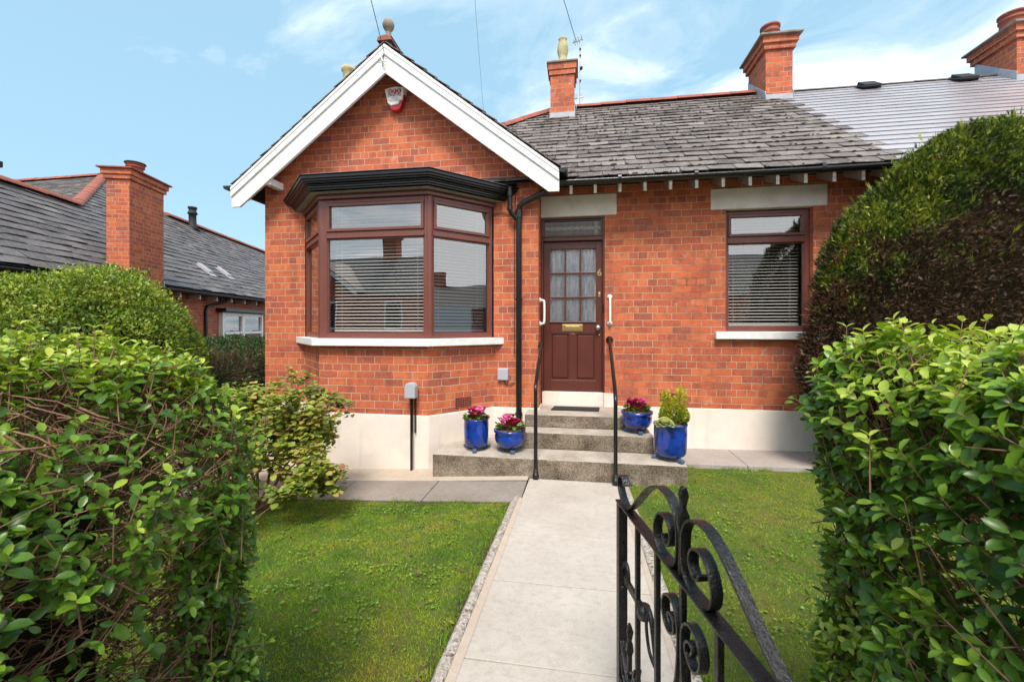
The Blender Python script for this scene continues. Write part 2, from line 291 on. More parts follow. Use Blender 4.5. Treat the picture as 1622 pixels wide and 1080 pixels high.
# ------------------------------------------------------------------ mesh helpers
def tag(o, label=None, cat=None, group=None, kind=None):
    if label: o['label'] = label
    if cat: o['category'] = cat
    if group: o['group'] = group
    if kind: o['kind'] = kind
    return o
def thing(name, label, cat, loc=(0,0,0), group=None):
    o = bpy.data.objects.new(name, None); COL.objects.link(o); o.location = loc; o.empty_display_size = .1
    return tag(o, label, cat, group)
def link(name, me, m, parent=None):
    o = bpy.data.objects.new(name, me); COL.objects.link(o)
    for x in (m if isinstance(m, (list, tuple)) else [m]): me.materials.append(x)
    if parent:
        o.parent = parent
        wl = Vector(parent.location); q = parent.parent
        while q: wl += Vector(q.location); q = q.parent
        if name_local.get(me.name) is None: me.transform(Matrix.Translation(-wl))
    return o
name_local = {}
def uvbox(me):
    if not me.polygons: return
    uvl = me.uv_layers.new(name='UVMap'); n = len(me.loops)
    co = np.empty(len(me.vertices)*3, 'f'); me.vertices.foreach_get('co', co); co = co.reshape(-1, 3)
    li = np.empty(n, 'i'); me.loops.foreach_get('vertex_index', li)
    pn = np.empty(len(me.polygons)*3, 'f'); me.polygons.foreach_get('normal', pn); pn = pn.reshape(-1, 3)
    lt = np.empty(len(me.polygons), 'i'); me.polygons.foreach_get('loop_total', lt)
    nn = np.repeat(pn, lt, axis=0); P = co[li]
    h = np.stack([-nn[:, 1], nn[:, 0], np.zeros(n)], 1); hl = np.linalg.norm(h, axis=1)
    flat = hl < .05
    h = np.where(flat[:, None], np.array([[1., 0, 0]]), h/np.maximum(hl, 1e-6)[:, None])
    v = np.cross(nn, h)
    u = (P*h).sum(1); vv = np.where(np.abs(nn[:, 2]) < .3, P[:, 2], (P*v).sum(1))
    uvl.data.foreach_set('uv', np.stack([u, vv], 1).astype('f').ravel())
class MB:
    def __init__(s): s.v = []; s.f = []; s.t = []; s.mi = []; s.sm = []; s.tint = .5; s.m = 0; s.smooth = False
    def add(s, vs, fs, smooth=None):
        b = len(s.v); s.v += [tuple(x) for x in vs]; s.t += [s.tint]*len(vs)
        for f in fs: s.f.append(tuple(i+b for i in f)); s.mi.append(s.m); s.sm.append(s.smooth if smooth is None else smooth)
        return s
    def box(s, x0, x1, y0, y1, z0, z1):
        return s.add([(x0,y0,z0),(x1,y0,z0),(x1,y1,z0),(x0,y1,z0),(x0,y0,z1),(x1,y0,z1),(x1,y1,z1),(x0,y1,z1)],
                     [(0,3,2,1),(4,5,6,7),(0,1,5,4),(1,2,6,5),(2,3,7,6),(3,0,4,7)])
    def obox(s, o, ax, ay, az):     # oriented box: origin corner + 3 edge vectors
        o, ax, ay, az = map(Vector, (o, ax, ay, az))
        if ax.cross(ay).dot(az) < 0: o = o+ax; ax = -ax
        vs = [o, o+ax, o+ax+ay, o+ay, o+az, o+ax+az, o+ax+ay+az, o+ay+az]
        return s.add(vs, [(0,3,2,1),(4,5,6,7),(0,1,5,4),(1,2,6,5),(2,3,7,6),(3,0,4,7)])
    def prism(s, poly, z0, z1):     # CCW xy polygon
        n = len(poly)
        return s.add([(x,y,z0) for x,y in poly]+[(x,y,z1) for x,y in poly],
                     [tuple(range(n-1,-1,-1)), tuple(range(n, 2*n))]+[(i,(i+1)%n,(i+1)%n+n,i+n) for i in range(n)])
    def prismy(s, poly, y0, y1):    # xz polygon, CCW seen from -Y
        n = len(poly)
        return s.add([(x,y0,z) for x,z in poly]+[(x,y1,z) for x,z in poly],
                     [tuple(range(n)), tuple(range(2*n-1, n-1, -1))]+[((i+1)%n,i,i+n,(i+1)%n+n) for i in range(n)])
    def tube(s, pts, r, n=8, cap=True, smooth=True):
        pts = [Vector(p) for p in pts]; k = len(pts); rs = r if isinstance(r, (list, tuple)) else [r]*k
        vs = []; prev = None
        for i, p in enumerate(pts):
            d = (pts[min(i+1,k-1)]-pts[max(i-1,0)]).normalized()
            if prev is None:
                a = d.orthogonal().normalized()
            else:
                a = (prev - d*prev.dot(d)).normalized()
            prev = a; b = d.cross(a)
            for j in range(n):
                th = 2*math.pi*j/n; vs.append(p+(a*math.cos(th)+b*math.sin(th))*rs[i])
        fs = [(i*n+j, i*n+(j+1)%n, (i+1)*n+(j+1)%n, (i+1)*n+j) for i in range(k-1) for j in range(n)]
        s.add(vs, fs, smooth)
        if cap: s.add(vs[:n], [tuple(range(n-1,-1,-1))], False); s.add(vs[-n:], [tuple(range(n))], False)
        return s
    def lathe(s, prof, c, n=24, smooth=True, axis='Z'):     # prof: (r, h) from bottom to top
        vs = []
        for r, h in prof:
            for j in range(n):
                th = 2*math.pi*j/n; x, y = r*math.cos(th), r*math.sin(th)
                vs.append((c[0]+x, c[1]+y, c[2]+h) if axis == 'Z' else (c[0]+x, c[1]-h, c[2]+y) if axis == 'Y' else (c[0]+h, c[1]+x, c[2]+y))
        k = len(prof); fs = [(i*n+j, i*n+(j+1)%n, (i+1)*n+(j+1)%n, (i+1)*n+j) for i in range(k-1) for j in range(n)]
        if prof[-1][0] > 1e-4: fs.append(tuple(range((k-1)*n, k*n)))
        if prof[0][0] > 1e-4: fs.append(tuple(range(n-1, -1, -1)))
        return s.add(vs, fs, smooth)
    def ribbon(s, pts, wd, width, thick, wscale=None):  # flat bar swept along pts; width along wd
        pts = [Vector(p) for p in pts]; wd = Vector(wd).normalized(); vs = []; k = len(pts)
        for i, p in enumerate(pts):
            d = (pts[min(i+1,k-1)]-pts[max(i-1,0)]).normalized(); nn = d.cross(wd).normalized()
            W = width*(wscale[i] if wscale else 1)
            for a, b in ((-1,-1),(1,-1),(1,1),(-1,1)): vs.append(p+wd*a*W/2+nn*b*thick/2)
        fs = [(i*4+j, i*4+(j+1)%4, (i+1)*4+(j+1)%4, (i+1)*4+j) for i in range(k-1) for j in range(4)]
        fs += [(3,2,1,0), tuple(range((k-1)*4, k*4))]
        return s.add(vs, fs, False)
    def build(s, name, m, parent=None, bevel=0, label=None, shade=False):
        me = bpy.data.meshes.new(name); me.from_pydata(s.v, [], s.f); me.update()
        me.polygons.foreach_set('material_index', s.mi); me.polygons.foreach_set('use_smooth', s.sm)
        a = me.attributes.new('tint', 'FLOAT', 'POINT'); a.data.foreach_set('value', s.t)
        if bevel or True:
            import bmesh
            bm = bmesh.new(); bm.from_mesh(me); bmesh.ops.recalc_face_normals(bm, faces=bm.faces); bm.to_mesh(me); bm.free()
        uvbox(me)
        o = link(name, me, m, parent)
        if bevel:
            md = o.modifiers.new('bevel', 'BEVEL'); md.width = bevel; md.segments = 2; md.limit_method = 'ANGLE'
        if label: o['label'] = label
        return o
def part(name, m, parent, fn, bevel=0, label=None):
    b = MB(); fn(b); return b.build(name, m, parent, bevel, label)

def np_mesh(name, V, T, Q, tint, m, parent=None, smooth=True):
    """V (n,3), T (a,3) triangles, Q (b,4) quads"""
    me = bpy.data.meshes.new(name); me.vertices.add(len(V)); me.vertices.foreach_set('co', V.astype('f').ravel())
    nl = T.size+Q.size; me.loops.add(nl); me.loops.foreach_set('vertex_index', np.concatenate([T.ravel(), Q.ravel()]).astype('i'))
    npoly = len(T)+len(Q); me.polygons.add(npoly)
    ls = np.concatenate([np.arange(len(T))*3, T.size+np.arange(len(Q))*4]).astype('i')
    me.polygons.foreach_set('loop_start', ls); me.polygons.foreach_set('use_smooth', np.full(npoly, smooth))
    me.update(calc_edges=True)
    a = me.attributes.new('tint', 'FLOAT', 'POINT'); a.data.foreach_set('value', tint.astype('f'))
    return link(name, me, m, parent)
def nrm(a): return a/np.maximum(np.linalg.norm(a, axis=1, keepdims=True), 1e-9)
# leaf templates: (t along, w across, h lift) ; tris ; quads
def tpl_leaf():
    rows = [(.22,.32),(.52,.5),(.82,.38)]; v = [(0,0,0)]
    for t, w_ in rows:
        dz = -.22*t*t
        v += [(t,-w_,dz+.10*w_*2), (t,0,dz), (t,w_,dz+.10*w_*2)]
    v.append((1,0,-.24))
    T = [(0,2,1),(0,3,2),(7,8,10),(8,9,10)]; Q = []
    for i in range(2):
        a = 1+i*3; Q += [(a,a+1,a+4,a+3),(a+1,a+2,a+5,a+4)]
    return np.array(v, float), np.array(T), np.array(Q)
def tpl_diamond():
    return np.array([(0,0,0),(.45,-.5,.06),(1,0,-.1),(.45,.5,.06)], float), np.zeros((0,3), int), np.array([(0,1,2,3)])
def tpl_blade():
    return np.array([(0,-.5,0),(0,.5,0),(1,0,0)], float), np.array([(0,1,2)]), np.zeros((0,4), int)
def tpl_spray():    # small flattened conifer spray: 5 narrow fingers
    v = []; T = []
    for a, l, b in ((-.9,.55,.2),(-.45,.7,.4),(0,1,.1),(.45,.72,.5),(.9,.5,.3)):
        i = len(v); bx = b*.6; v += [(bx,-.10,0),(bx,.10,0),(bx+l*math.cos(a)*(1-bx*.5), l*math.sin(a)*.8, -.15*l)]; T.append((i,i+1,i+2))
    return np.array(v, float), np.array(T), np.zeros((0,4), int)
def scatter(name, tpl, P, D, Nn, Ln, Wd, tint, m, parent=None, smooth=True):
    tv, tt, tq = tpl; n = len(P); k = len(tv)
    D = nrm(D); S = nrm(np.cross(D, Nn)); U = np.cross(S, D)
    V = P[:,None]+D[:,None]*tv[None,:,0:1]*Ln[:,None,None]+S[:,None]*tv[None,:,1:2]*Wd[:,None,None]+U[:,None]*tv[None,:,2:3]*Ln[:,None,None]
    off = (np.arange(n)*k)[:,None,None]
    T = (tt[None]+off).reshape(-1,3) if len(tt) else np.zeros((0,3), int)
    Q = (tq[None]+off).reshape(-1,4) if len(tq) else np.zeros((0,4), int)
    return np_mesh(name, V.reshape(-1,3), T, Q, np.repeat(tint, k), m, parent, smooth)
def tubes(name, A, B, ra, rb, m, parent=None, n=4, bend=None):
    """many straight-ish twigs with a mid joint"""
    A, B = np.asarray(A, float), np.asarray(B, float); N_ = len(A)
    mid = (A+B)/2 + (bend if bend is not None else 0)
    d = nrm(B-A); up = np.where(np.abs(d[:,2:3]) > .9, np.array([[1.,0,0]]), np.array([[0,0,1.]])); a = nrm(np.cross(d, up)); b = np.cross(d, a)
    rings = []
    for P, r in ((A, ra), (mid, (ra+rb)/2), (B, rb)):
        for j in range(n):
            th = 2*math.pi*j/n; rings.append(P+(a*math.cos(th)+b*math.sin(th))*np.asarray(r)[:,None])
    V = np.stack(rings, 1)      # N,3n,3
    q = np.array([(i*n+j, i*n+(j+1)%n, (i+1)*n+(j+1)%n, (i+1)*n+j) for i in range(2) for j in range(n)])
    Q = (q[None]+(np.arange(N_)*3*n)[:,None,None]).reshape(-1,4)
    return np_mesh(name, V.reshape(-1,3), np.zeros((0,3), int), Q, np.full(N_*3*n, .5), m, parent)
def fbm(P, s, seed=0.0):
    return np.array([noise.noise(Vector(p)*s+Vector((seed, seed*1.7, -seed))) for p in P])

# ------------------------------------------------------------------ terrain
def gz(X, Y):
    a = np.where(X < -.5, .055*(np.clip(X, -9, 0)+.5), .015*(np.clip(X, 0, 9)+.5))
    return a+.06*(4.32-np.clip(Y, 0, 4.32))
def grid(name, x0, x1, y0, y1, nx, ny, zf, m, amp=0):
    xs = np.linspace(x0, x1, nx); ys = np.linspace(y0, y1, ny); X, Y = np.meshgrid(xs, ys)
    Z = zf(X, Y)
    if amp: Z = Z+amp*np.array([noise.noise(Vector((x*2.3, y*2.3, 0))) for x, y in zip(X.ravel(), Y.ravel())]).reshape(X.shape)
    i = np.arange(nx*ny).reshape(ny, nx); Q = np.stack([i[:-1,:-1], i[:-1,1:], i[1:,1:], i[1:,:-1]], -1).reshape(-1,4)
    return np_mesh(name, np.stack([X, Y, Z], -1).reshape(-1,3), np.zeros((0,3), int), Q, np.full(nx*ny, .5), m)
xs_ = np.concatenate([np.linspace(-120,-10,12), np.linspace(-9,9,61), np.linspace(10,120,12)])
def ground():
    ys = np.concatenate([np.linspace(-120,-1,15), np.linspace(0,5,26), np.linspace(6,150,14)]); X, Y = np.meshgrid(xs_, ys)
    Z = gz(X, Y)-.12; nx, ny = len(xs_), len(ys)
    i = np.arange(nx*ny).reshape(ny, nx); Q = np.stack([i[:-1,:-1], i[:-1,1:], i[1:,1:], i[1:,:-1]], -1).reshape(-1,4)
    return np_mesh('ground', np.stack([X, Y, Z], -1).reshape(-1,3), np.zeros((0,3), int), Q, np.full(nx*ny, .5), M['earth'])
tag(ground(), kind='structure')
lawn_z = lambda X, Y: gz(X, Y)-.035
tag(grid('lawn', -7.5, -.53, .05, 3.69, 90, 60, lawn_z, M['lawn'], .012), kind='structure')
tag(grid('lawn', .45, 7.5, .05, 4.9, 90, 70, lawn_z, M['lawn'], .012), kind='structure')
# street behind the camera
st = MB(); st.box(-60, 60, -2.6, -.15, -.2, .262); tag(st.build('pavement', M['path']), kind='structure')
st = MB(); st.box(-60, 60, -9.2, -2.75, -.2, .16); tag(st.build('road', M['asphalt']), kind='structure')
st = MB(); st.box(-60, 60, -2.75, -2.6, -.2, .27); tag(st.build('kerb', M['kerb'], bevel=.015), kind='structure')
st = MB(); st.box(-60, 60, -11.2, -9.2, -.2, .262); tag(st.build('pavement', M['path']), kind='structure')
# garden path: slabs cast in a row, joints between
pth = MB()
joints = [4.30, 3.62, 2.98, 2.36, 1.74, 1.12, .50, -.13]
pz = lambda y: .06*(4.32-y)
for a, b_ in zip(joints[:-1], joints[1:]):
    y1, y0 = a-.0035, b_+.0035
    sk = random.uniform(-.006, .006)
    pth.add([(-.49,y0,pz(y0)-.1),(.40,y0+sk,pz(y0)-.1),(.40,y1,pz(y1)-.1),(-.49,y1,pz(y1)-.1),(-.49,y0,pz(y0)),(.40,y0+sk,pz(y0)),(.40,y1,pz(y1)),(-.49,y1,pz(y1))],
            [(0,3,2,1),(4,5,6,7),(0,1,5,4),(1,2,6,5),(2,3,7,6),(3,0,4,7)])
tag(pth.build('garden_path', M['path'], bevel=.003), kind='structure')
pm = MB(); pm.add([(-.49,-.13,pz(-.13)-.006),(.40,-.13,pz(-.13)-.006),(.40,4.31,pz(4.31)-.006),(-.49,4.31,pz(4.31)-.006)], [(0,1,2,3)]); tag(pm.build('path_bedding', M['earth']), kind='structure')
def kerb(x0, x1, fx0, fx1, y1, sgn, label):
    b = MB(); ys = np.linspace(.1, y1, 60)
    for k in range(2): pass
    prof = [(x0,-.10),(x0,.008),(x0+.010,.022),(x0+.022,.027),(x1-.018,.026),(x1-.005,.018),(x1,.0),(x1,-.1)]
    if sgn < 0: prof = [(x0+x1-x, z) for x, z in prof][::-1]
    vs = []
    for y in ys:
        for x, z in prof:
            jx = .0022*noise.noise(Vector((x*20, y*7, 1))); jz = .0015*noise.noise(Vector((x*20, y*9, 5)))
            vs.append((x+jx, y, pz(y)+z+jz))
    n = len(prof); b.add(vs, [(i*n+j, i*n+j+1, (i+1)*n+j+1, (i+1)*n+j) for i in range(len(ys)-1) for j in range(n-1)], True)
    b.add(vs[-n:], [tuple(range(n))]); b.add(vs[:n], [tuple(range(n))])
    o = b.build('kerb_edging', M['kerb']); tag(o, label, 'kerb', 'concrete kerbs along the garden path')
    f = MB(); y0 = .1
    f.add([(fx0,y0,pz(y0)+.012),(fx1,y0,pz(y0)+.003),(fx1,y1+.02,pz(y1+.02)+.003),(fx0,y1+.02,pz(y1+.02)+.012)], [(0,1,2,3)])
    tag(f.build('path_fillet', M['fillet']), kind='structure')
kerb(-.572, -.515, -.516, -.478, 3.68, 1, 'speckled concrete kerb between the path and the lawn below the bay window')
kerb(.42, .49, .421, .39, 4.15, -1, 'speckled concrete kerb between the path and the lawn behind the iron gate')
# concrete apron + grey slabs left of path, slabs right
def slabset(name, rects, m, thick, gap=.006):
    b = MB()
    for x0, x1, y0, y1 in rects:
        z = lambda x, y: float(gz(np.array(x), np.array(y)))
        z0, z1 = z(x0+gap, 4.32), z(x1-gap, 4.32); dz = .012
        b.add([(x0+gap,y0,z0-thick),(x1-gap,y0,z1-thick),(x1-gap,y1,z1-thick),(x0+gap,y1,z0-thick),(x0+gap,y0,z0+dz),(x1-gap,y0,z1+dz),(x1-gap,y1,z1+dz),(x0+gap,y1,z0+dz)],
              [(0,3,2,1),(4,5,6,7),(0,1,5,4),(1,2,6,5),(2,3,7,6),(3,0,4,7)])
    return tag(b.build(name, m, bevel=.004), kind='structure')
slabset('side_path', [(-.5-.925*(i+1), -.5-.925*i, 3.70, 4.20) for i in range(7)], M['agg'], .1, .004)
def apron():
    b = MB(); z = lambda x: float(gz(np.array(x), np.array(4.32)))
    xs = [-7, -5, -3, -1.6, -.5]
    b.add([(x, 4.2, z(x)+.010) for x in xs]+[(x, 5.5, z(x)+.006) for x in xs], [(i, i+1, i+6, i+5) for i in range(4)])
    return tag(b.build('concrete_apron', M['fillet']), kind='structure')
apron()
slabset('side_path', [(1.07+.76*i, 1.83+.76*i, 4.91, 5.54) for i in range(6)], M['slabr'], .07, .003)

# ------------------------------------------------------------------ front steps
steps = thing('front_steps', 'three stained concrete steps rising to the brown front door', 'steps', (-.1, 4.3, 0))
def st1(b): b.prism([(-1.54,4.32),(1.067,4.32),(1.067,5.549),(-.6,5.549),(-.6,5.24),(-1.02,5.24),(-1.54,4.76)], -.15, .196)
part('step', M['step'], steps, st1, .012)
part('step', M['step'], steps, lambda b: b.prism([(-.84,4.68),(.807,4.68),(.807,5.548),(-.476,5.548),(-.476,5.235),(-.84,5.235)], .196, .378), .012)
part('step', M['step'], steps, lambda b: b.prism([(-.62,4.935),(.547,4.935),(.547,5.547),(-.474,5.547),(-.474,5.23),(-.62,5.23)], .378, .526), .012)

# ------------------------------------------------------------------ THE HOUSE
house = thing('brick_bungalow', 'red brick bungalow with white gable, brown bay window and slate roof', 'house', (-.5, 5.5, 0))
GX0, GX1, GC, GY = -4.305, -.485, -2.395, 5.25       # gable wall
FY = 5.55                                            # facade beside the door
TAN = .775
gw = MB()
gw.box(GX0, -3.694, GY, 5.5, .54, 3.40); gw.box(-1.057, GX1, GY, 5.5, .54, 3.40)
gw.box(-3.694, -1.057, GY, 5.5, 3.14, 3.40)
gw.prismy([(GX0,3.40),(GX1,3.40),(GX1,3.595),(GC,5.075),(GX0,3.595)], GY, 5.5)
gw.box(GX0, GX0+.25, 5.5, 11.4, .54, 3.45)
gw.box(GX1-.25, GX1, 5.5, 5.72, .54, 3.40)           # reveal beside the door
gw.build('gable_wall', M['brick'], house)
BF = 4.61
bay = [(-3.694,5.25),(-3.054,4.61),(-1.697,4.61),(-1.057,5.25)]
def offs(o):    # bay outline offset outward by o
    k = .4142*o
    return [(-3.694-1.4142*o, 5.249),(-3.054-k, 4.61-o),(-1.697+k, 4.61-o),(-1.057+1.4142*o, 5.249)]
bw = MB(); bw.prism(bay, .54, 1.335); bw.build('bay_wall', M['brick'], house)
fw = MB()
fw.box(-.485, -.484, FY+.01, 5.8, 3.0, 3.45)
fw.box(.345, 1.812, FY, 5.8, .54, 3.42); fw.box(2.80, 9.2, FY, 5.8, .54, 3.42)
fw.box(1.812, 2.80, FY, 5.8, .54, 1.42); fw.box(-.483, .345, FY, 5.8, 3.27, 3.42); fw.box(1.812, 2.80, FY, 5.8, 3.27, 3.42)
fw.build('front_wall', M['brick2'], house)
hb = MB(); hb.box(GX0+.25, 9.2, 11.1, 11.4, -.3, 3.4); hb.box(8.95, 9.2, 5.8, 11.1, -.3, 3.4); hb.box(GX0, GX0+.25, 5.5, 11.4, -.6, .54); hb.build('rear_wall', M['brickd'], house)
pl = MB()
pl.prism([(-4.33,5.6),(-4.33,5.225),(-3.704,5.225),(-3.064,4.585),(-1.687,4.585),(-1.047,5.225),(-.47,5.225),(-.47,5.58),(-.6,5.58),(-.6,5.6)], -.5, .54)
pl.build('plinth', M['plinth'], house, .008)
pr_ = MB(); pr_.box(.50, 9.2, FY-.02, 5.8, -.3, .54); pr_.box(.335, .50, FY-.022, 5.8, -.3, .70); pr_.box(-.47, .335, FY+.03, 5.8, -.2, .697)
pr_.build('plinth', M['plinth'], house, .006)
# rooms seen dimly behind the glass
def room(x0, x1, y0, y1):
    b = MB(); z0, z1 = .55, 3.35
    b.add([(x0,y0,z0),(x1,y0,z0),(x1,y1,z0),(x0,y1,z0),(x0,y0,z1),(x1,y0,z1),(x1,y1,z1),(x0,y1,z1)], [(0,1,2,3),(4,7,6,5),(1,5,6,2),(2,6,7,3),(3,7,4,0)])
    b.build('room_lining', M['interior'], house)
room(-4.04, -.75, 5.51, 9.0); room(.9, 3.3, 5.81, 9.0)
part('lintel', M['lintel'], house, lambda b: b.box(-.483, .497, FY-.012, 5.79, 3.0, 3.275), .008)
part('lintel', M['lintel'], house, lambda b: b.box(1.637, 2.952, FY-.012, 5.79, 3.01, 3.268), .008)
# air bricks
def airb(P, U, W_, H_, z):
    o = thing_part('air_brick')
    b = MB(); Pv = Vector((*P, z)); U = Vector((*U, 0)).normalized(); Nn = Vector((U.y, -U.x, 0))
    nx, nz = 7, 5; bw_, t = .006, .008
    for i in range(nx+1): b.obox(Pv+U*(i*(W_-bw_)/nx)+Nn*.002, U*bw_, Nn*t, Vector((0,0,H_)))
    for i in range(nz+1): b.obox(Pv+Vector((0,0,i*(H_-bw_)/nz))+Nn*.0032, U*W_, Nn*t, Vector((0,0,bw_)))
    fr = b.build('air_brick', M['clay'], house)
    d = MB(); d.obox(Pv+Nn*.001, U*W_, Nn*.0015, Vector((0,0,H_))); d.build('opening', M['dark'], fr); return fr  # dark sheet behind the grille, shade of the holes painted in
thing_part = lambda n: None
airb((-1.448, 4.859), (1, 1), .218, .115, .592)
airb((1.03, 5.55), (1, 0), .20, .12, .60)

# ---------------- windows
def local_window(parent, O, U, W_, z0, z1, zt, mull=None, topframe=True, dep=.07, post=(.055,.055)):
    """frame in the plane through O along U (xy dirs). zt: transom height"""
    O = Vector((*O, 0)); U = Vector((*U, 0)).normalized(); Nn = Vector((U.y, -U.x, 0)); Z = Vector((0,0,1))
    f = MB()
    def bar(u0, u1, a, b, n0=0, n1=dep): f.obox(O+U*u0-Nn*n1+Z*a, U*(u1-u0), Nn*(n1-n0), Z*(b-a))
    pL, pR = post
    bar(0, pL, z0, z1); bar(W_-pR, W_, z0, z1); bar(pL, W_-pR, z0, z0+.055); bar(pL, W_-pR, z1-.045, z1); bar(pL, W_-pR, zt-.032, zt+.032)
    bar(pL, W_-pR, zt-.045, zt-.032, -.018, .03)
    fr = f.build('window_frame', M['brown'], parent, .004)
    c = MB(); f = c; t = .034    # opening top light casement
    a0, a1 = pL+.004, W_-pR-.004; b0, b1 = zt+.036, z1-.049
    if topframe:
        bar(a0, a1, b0, b0+t, -.016, .04); bar(a0, a1, b1-t, b1, -.016, .04); bar(a0, a0+t, b0+t, b1-t, -.016, .04); bar(a1-t, a1, b0+t, b1-t, -.016, .04)
        c.build('top_light', M['brown'], fr, .004)
    t2 = .014; c = MB(); f = c; a0, a1 = pL, W_-pR; b0, b1 = z0+.055, zt-.045
    bar(a0, a1, b0, b0+t2, .01, .05); bar(a0, a1, b1-t2, b1, .01, .05); bar(a0, a0+t2, b0+t2, b1-t2, .01, .05); bar(a1-t2, a1, b0+t2, b1-t2, .01, .05)
    c.build('glazing_bead', M['brown'], fr)
    g = MB(); q0 = O-Nn*.015; g.add([q0+U*(pL+.002)+Z*(zt+.04), q0+U*(W_-pR-.002)+Z*(zt+.04), q0+U*(W_-pR-.002)+Z*(z1-.05), q0+U*(pL+.002)+Z*(z1-.05)], [(0,1,2,3)]); g.build('pane', M['glass'], fr)
    g = MB(); q0 = O-Nn*.031; g.add([q0+U*(pL+.002)+Z*(z0+.05), q0+U*(W_-pR-.002)+Z*(z0+.05), q0+U*(W_-pR-.002)+Z*(zt-.04), q0+U*(pL+.002)+Z*(zt-.04)], [(0,1,2,3)]); g.build('pane', M['glass'], fr)
    return fr
Z0, Z1, ZT = 1.42, 3.075, 2.655
bayw = thing('bay_window', None, None, (-2.376,4.9,1.4)); bayw.parent = house; bayw.location = Vector((-2.376,4.9,1.4))-Vector(house.location)
for x, y in ((-3.05,4.67),(-1.70,4.67)): part('corner_post', M['brown'], bayw, lambda b: b.tube([(x,y,1.42),(x,y,3.08)], .05, 8, smooth=False))
local_window(house, (-3.054,4.625), (1,0), 1.357, Z0, Z1, ZT, post=(.085,.05))
local_window(house, (-1.690,4.635), (1,1), .87, Z0, Z1, ZT, post=(.05,.05))
local_window(house, (-3.676,5.249), (1,-1), .87, Z0, Z1, ZT, post=(.04,.05))
part('window_sill', M['white'], bayw, lambda b: b.prism(offs(.095), 1.336, 1.421), .006)
part('fascia', M['brown'], bayw, lambda b: [b.prism(offs(.025), 3.076, 3.112), b.prism(offs(.012), 3.112, 3.135)], .004)
winr = local_window(house, (1.812,5.63), (1,0), .986, 1.50, 3.005, 2.645, post=(.05,.05))
part('window_sill', M['white'], winr, lambda b: b.box(1.68, 2.93, 5.47, 5.66, 1.405, 1.499), .008)
# black cornice over bay: moulded profile
co = MB()
for o, a, b_ in ((.075,3.136,3.152),(.12,3.152,3.172),(.135,3.172,3.196),(.150,3.196,3.215),(.185,3.215,3.232),(.205,3.232,3.255),(.222,3.255,3.292),(.235,3.292,3.304)): co.prism(offs(o), a, b_)
cor = co.build('bay_cornice', M['black'], house, .005)
part('lead_roof', M['lead'], cor, lambda b: b.prism(offs(.20), 3.304, 3.318))
part('felt_upstand', M['black'], cor, lambda b: b.prismy([(-1.45,3.318),(-.76,3.305),(-.76,3.435),(-1.45,3.45)], 5.232, 5.249))
part('soffit', M['rafter'], cor, lambda b: b.prism(offs(.11), 3.1353, 3.1358))

# ---------------- blinds (things hanging inside)
def blind(O, U, W_, z0, z1, label):
    t = thing('venetian_blind', label, 'blind', (O[0], O[1], z0), 'venetian blinds behind the brown windows')
    O = Vector((*O, 0)); U = Vector((*U, 0)).normalized(); Nn = Vector((U.y, -U.x, 0)); Z = Vector((0,0,1))
    b = MB(); z = z1-.05
    while z > z0+.03:
        s = random.uniform(-.002, .002); b.obox(O+Z*(z+s)-Nn*.045+Z*.006, U*W_, Nn*.038-Z*.012, Vector((0,0,.0026))); z -= .0405
    b.build('slats', M['blind'], t)
    b = MB(); b.obox(O+Z*z0-Nn*.045, U*W_, Nn*.04, Z*.022); b.build('bottom_rail', M['blind'], t)
    b = MB(); b.obox(O+Z*(z1-.035)-Nn*.05, U*W_, Nn*.045, Z*.035); b.build('headrail', M['blind'], t)
    for u in (.10, W_-.10) if W_ > .7 else (.06, W_-.06):
        b = MB(); b.tube([O+U*u+Z*z0-Nn*.003, O+U*u+Z*z1-Nn*.003], .0016, 4); b.build('cord', M['blind'], t)
blind((-2.94,4.74), (1,0), 1.17, 1.50, 3.05, 'ivory slatted blind behind the wide middle pane of the bay window')
blind((-1.72,4.78), (1,1), .74, 1.50, 3.05, 'ivory slatted blind in the bay window pane facing the front door')
blind((-3.60,5.34), (1,-1), .74, 1.50, 3.05, 'ivory slatted blind in the narrow far side pane of the bay window')
blind((1.87,5.76), (1,0), .87, 1.57, 2.99, 'ivory slatted blind in the single window beside the clipped conifer')

# ---------------- door
df = MB()
df.box(-.483, -.452, 5.585, 5.70, .698, 3.0); df.box(.319, .345, 5.585, 5.70, .698, 3.0); df.box(-.452, .319, 5.585, 5.70, 2.975, 3.0); df.box(-.452, .319, 5.575, 5.70, 2.690, 2.75)
df.box(-.452, .319, 5.56, 5.60, 2.738, 2.752)
dfr = df.build('door_frame', M['doorb'], house, .004)
part('transom_light', M['leaded'], dfr, lambda b: b.box(-.43, .30, 5.64, 5.65, 2.75, 2.975))
part('transom_bead', M['doorb'], dfr, lambda b: [b.box(-.452,-.43,5.615,5.66,2.75,2.975), b.box(.30,.319,5.615,5.66,2.75,2.975), b.box(-.43,.30,5.615,5.66,2.75,2.768), b.box(-.43,.30,5.615,5.66,2.957,2.975)])
dl = MB(); Y0, Y1 = 5.63, 5.675
xL, xR, zB, zT = -.450, .317, .702, 2.686
px0, px1, pz0, pz1 = -.362, .235, 1.628, 2.59
dl.box(xL, px0, Y0, Y1, zB, zT); dl.box(px1, xR, Y0, Y1, zB, zT); dl.box(px0, px1, Y0, Y1, pz1, zT); dl.box(px0, px1, Y0, Y1, 1.470, pz0); dl.box(px0, px1, Y0, Y1, zB, .85)
dl.box(-.105, -.03, Y0, Y1, .85, 1.470)
mw = .022
for i in (1, 2): x = px0+(px1-px0)*i/3; dl.box(x-mw/2, x+mw/2, Y0+.002, Y1, pz0, pz1)
for i in (1, 2): z = pz0+(pz1-pz0)*i/3; dl.box(px0, px1, Y0+.004, Y1-.002, z-mw/2, z+mw/2)
dl.box(px0-.01, px1+.01, Y0-.016, Y0, pz0-.018, pz0)
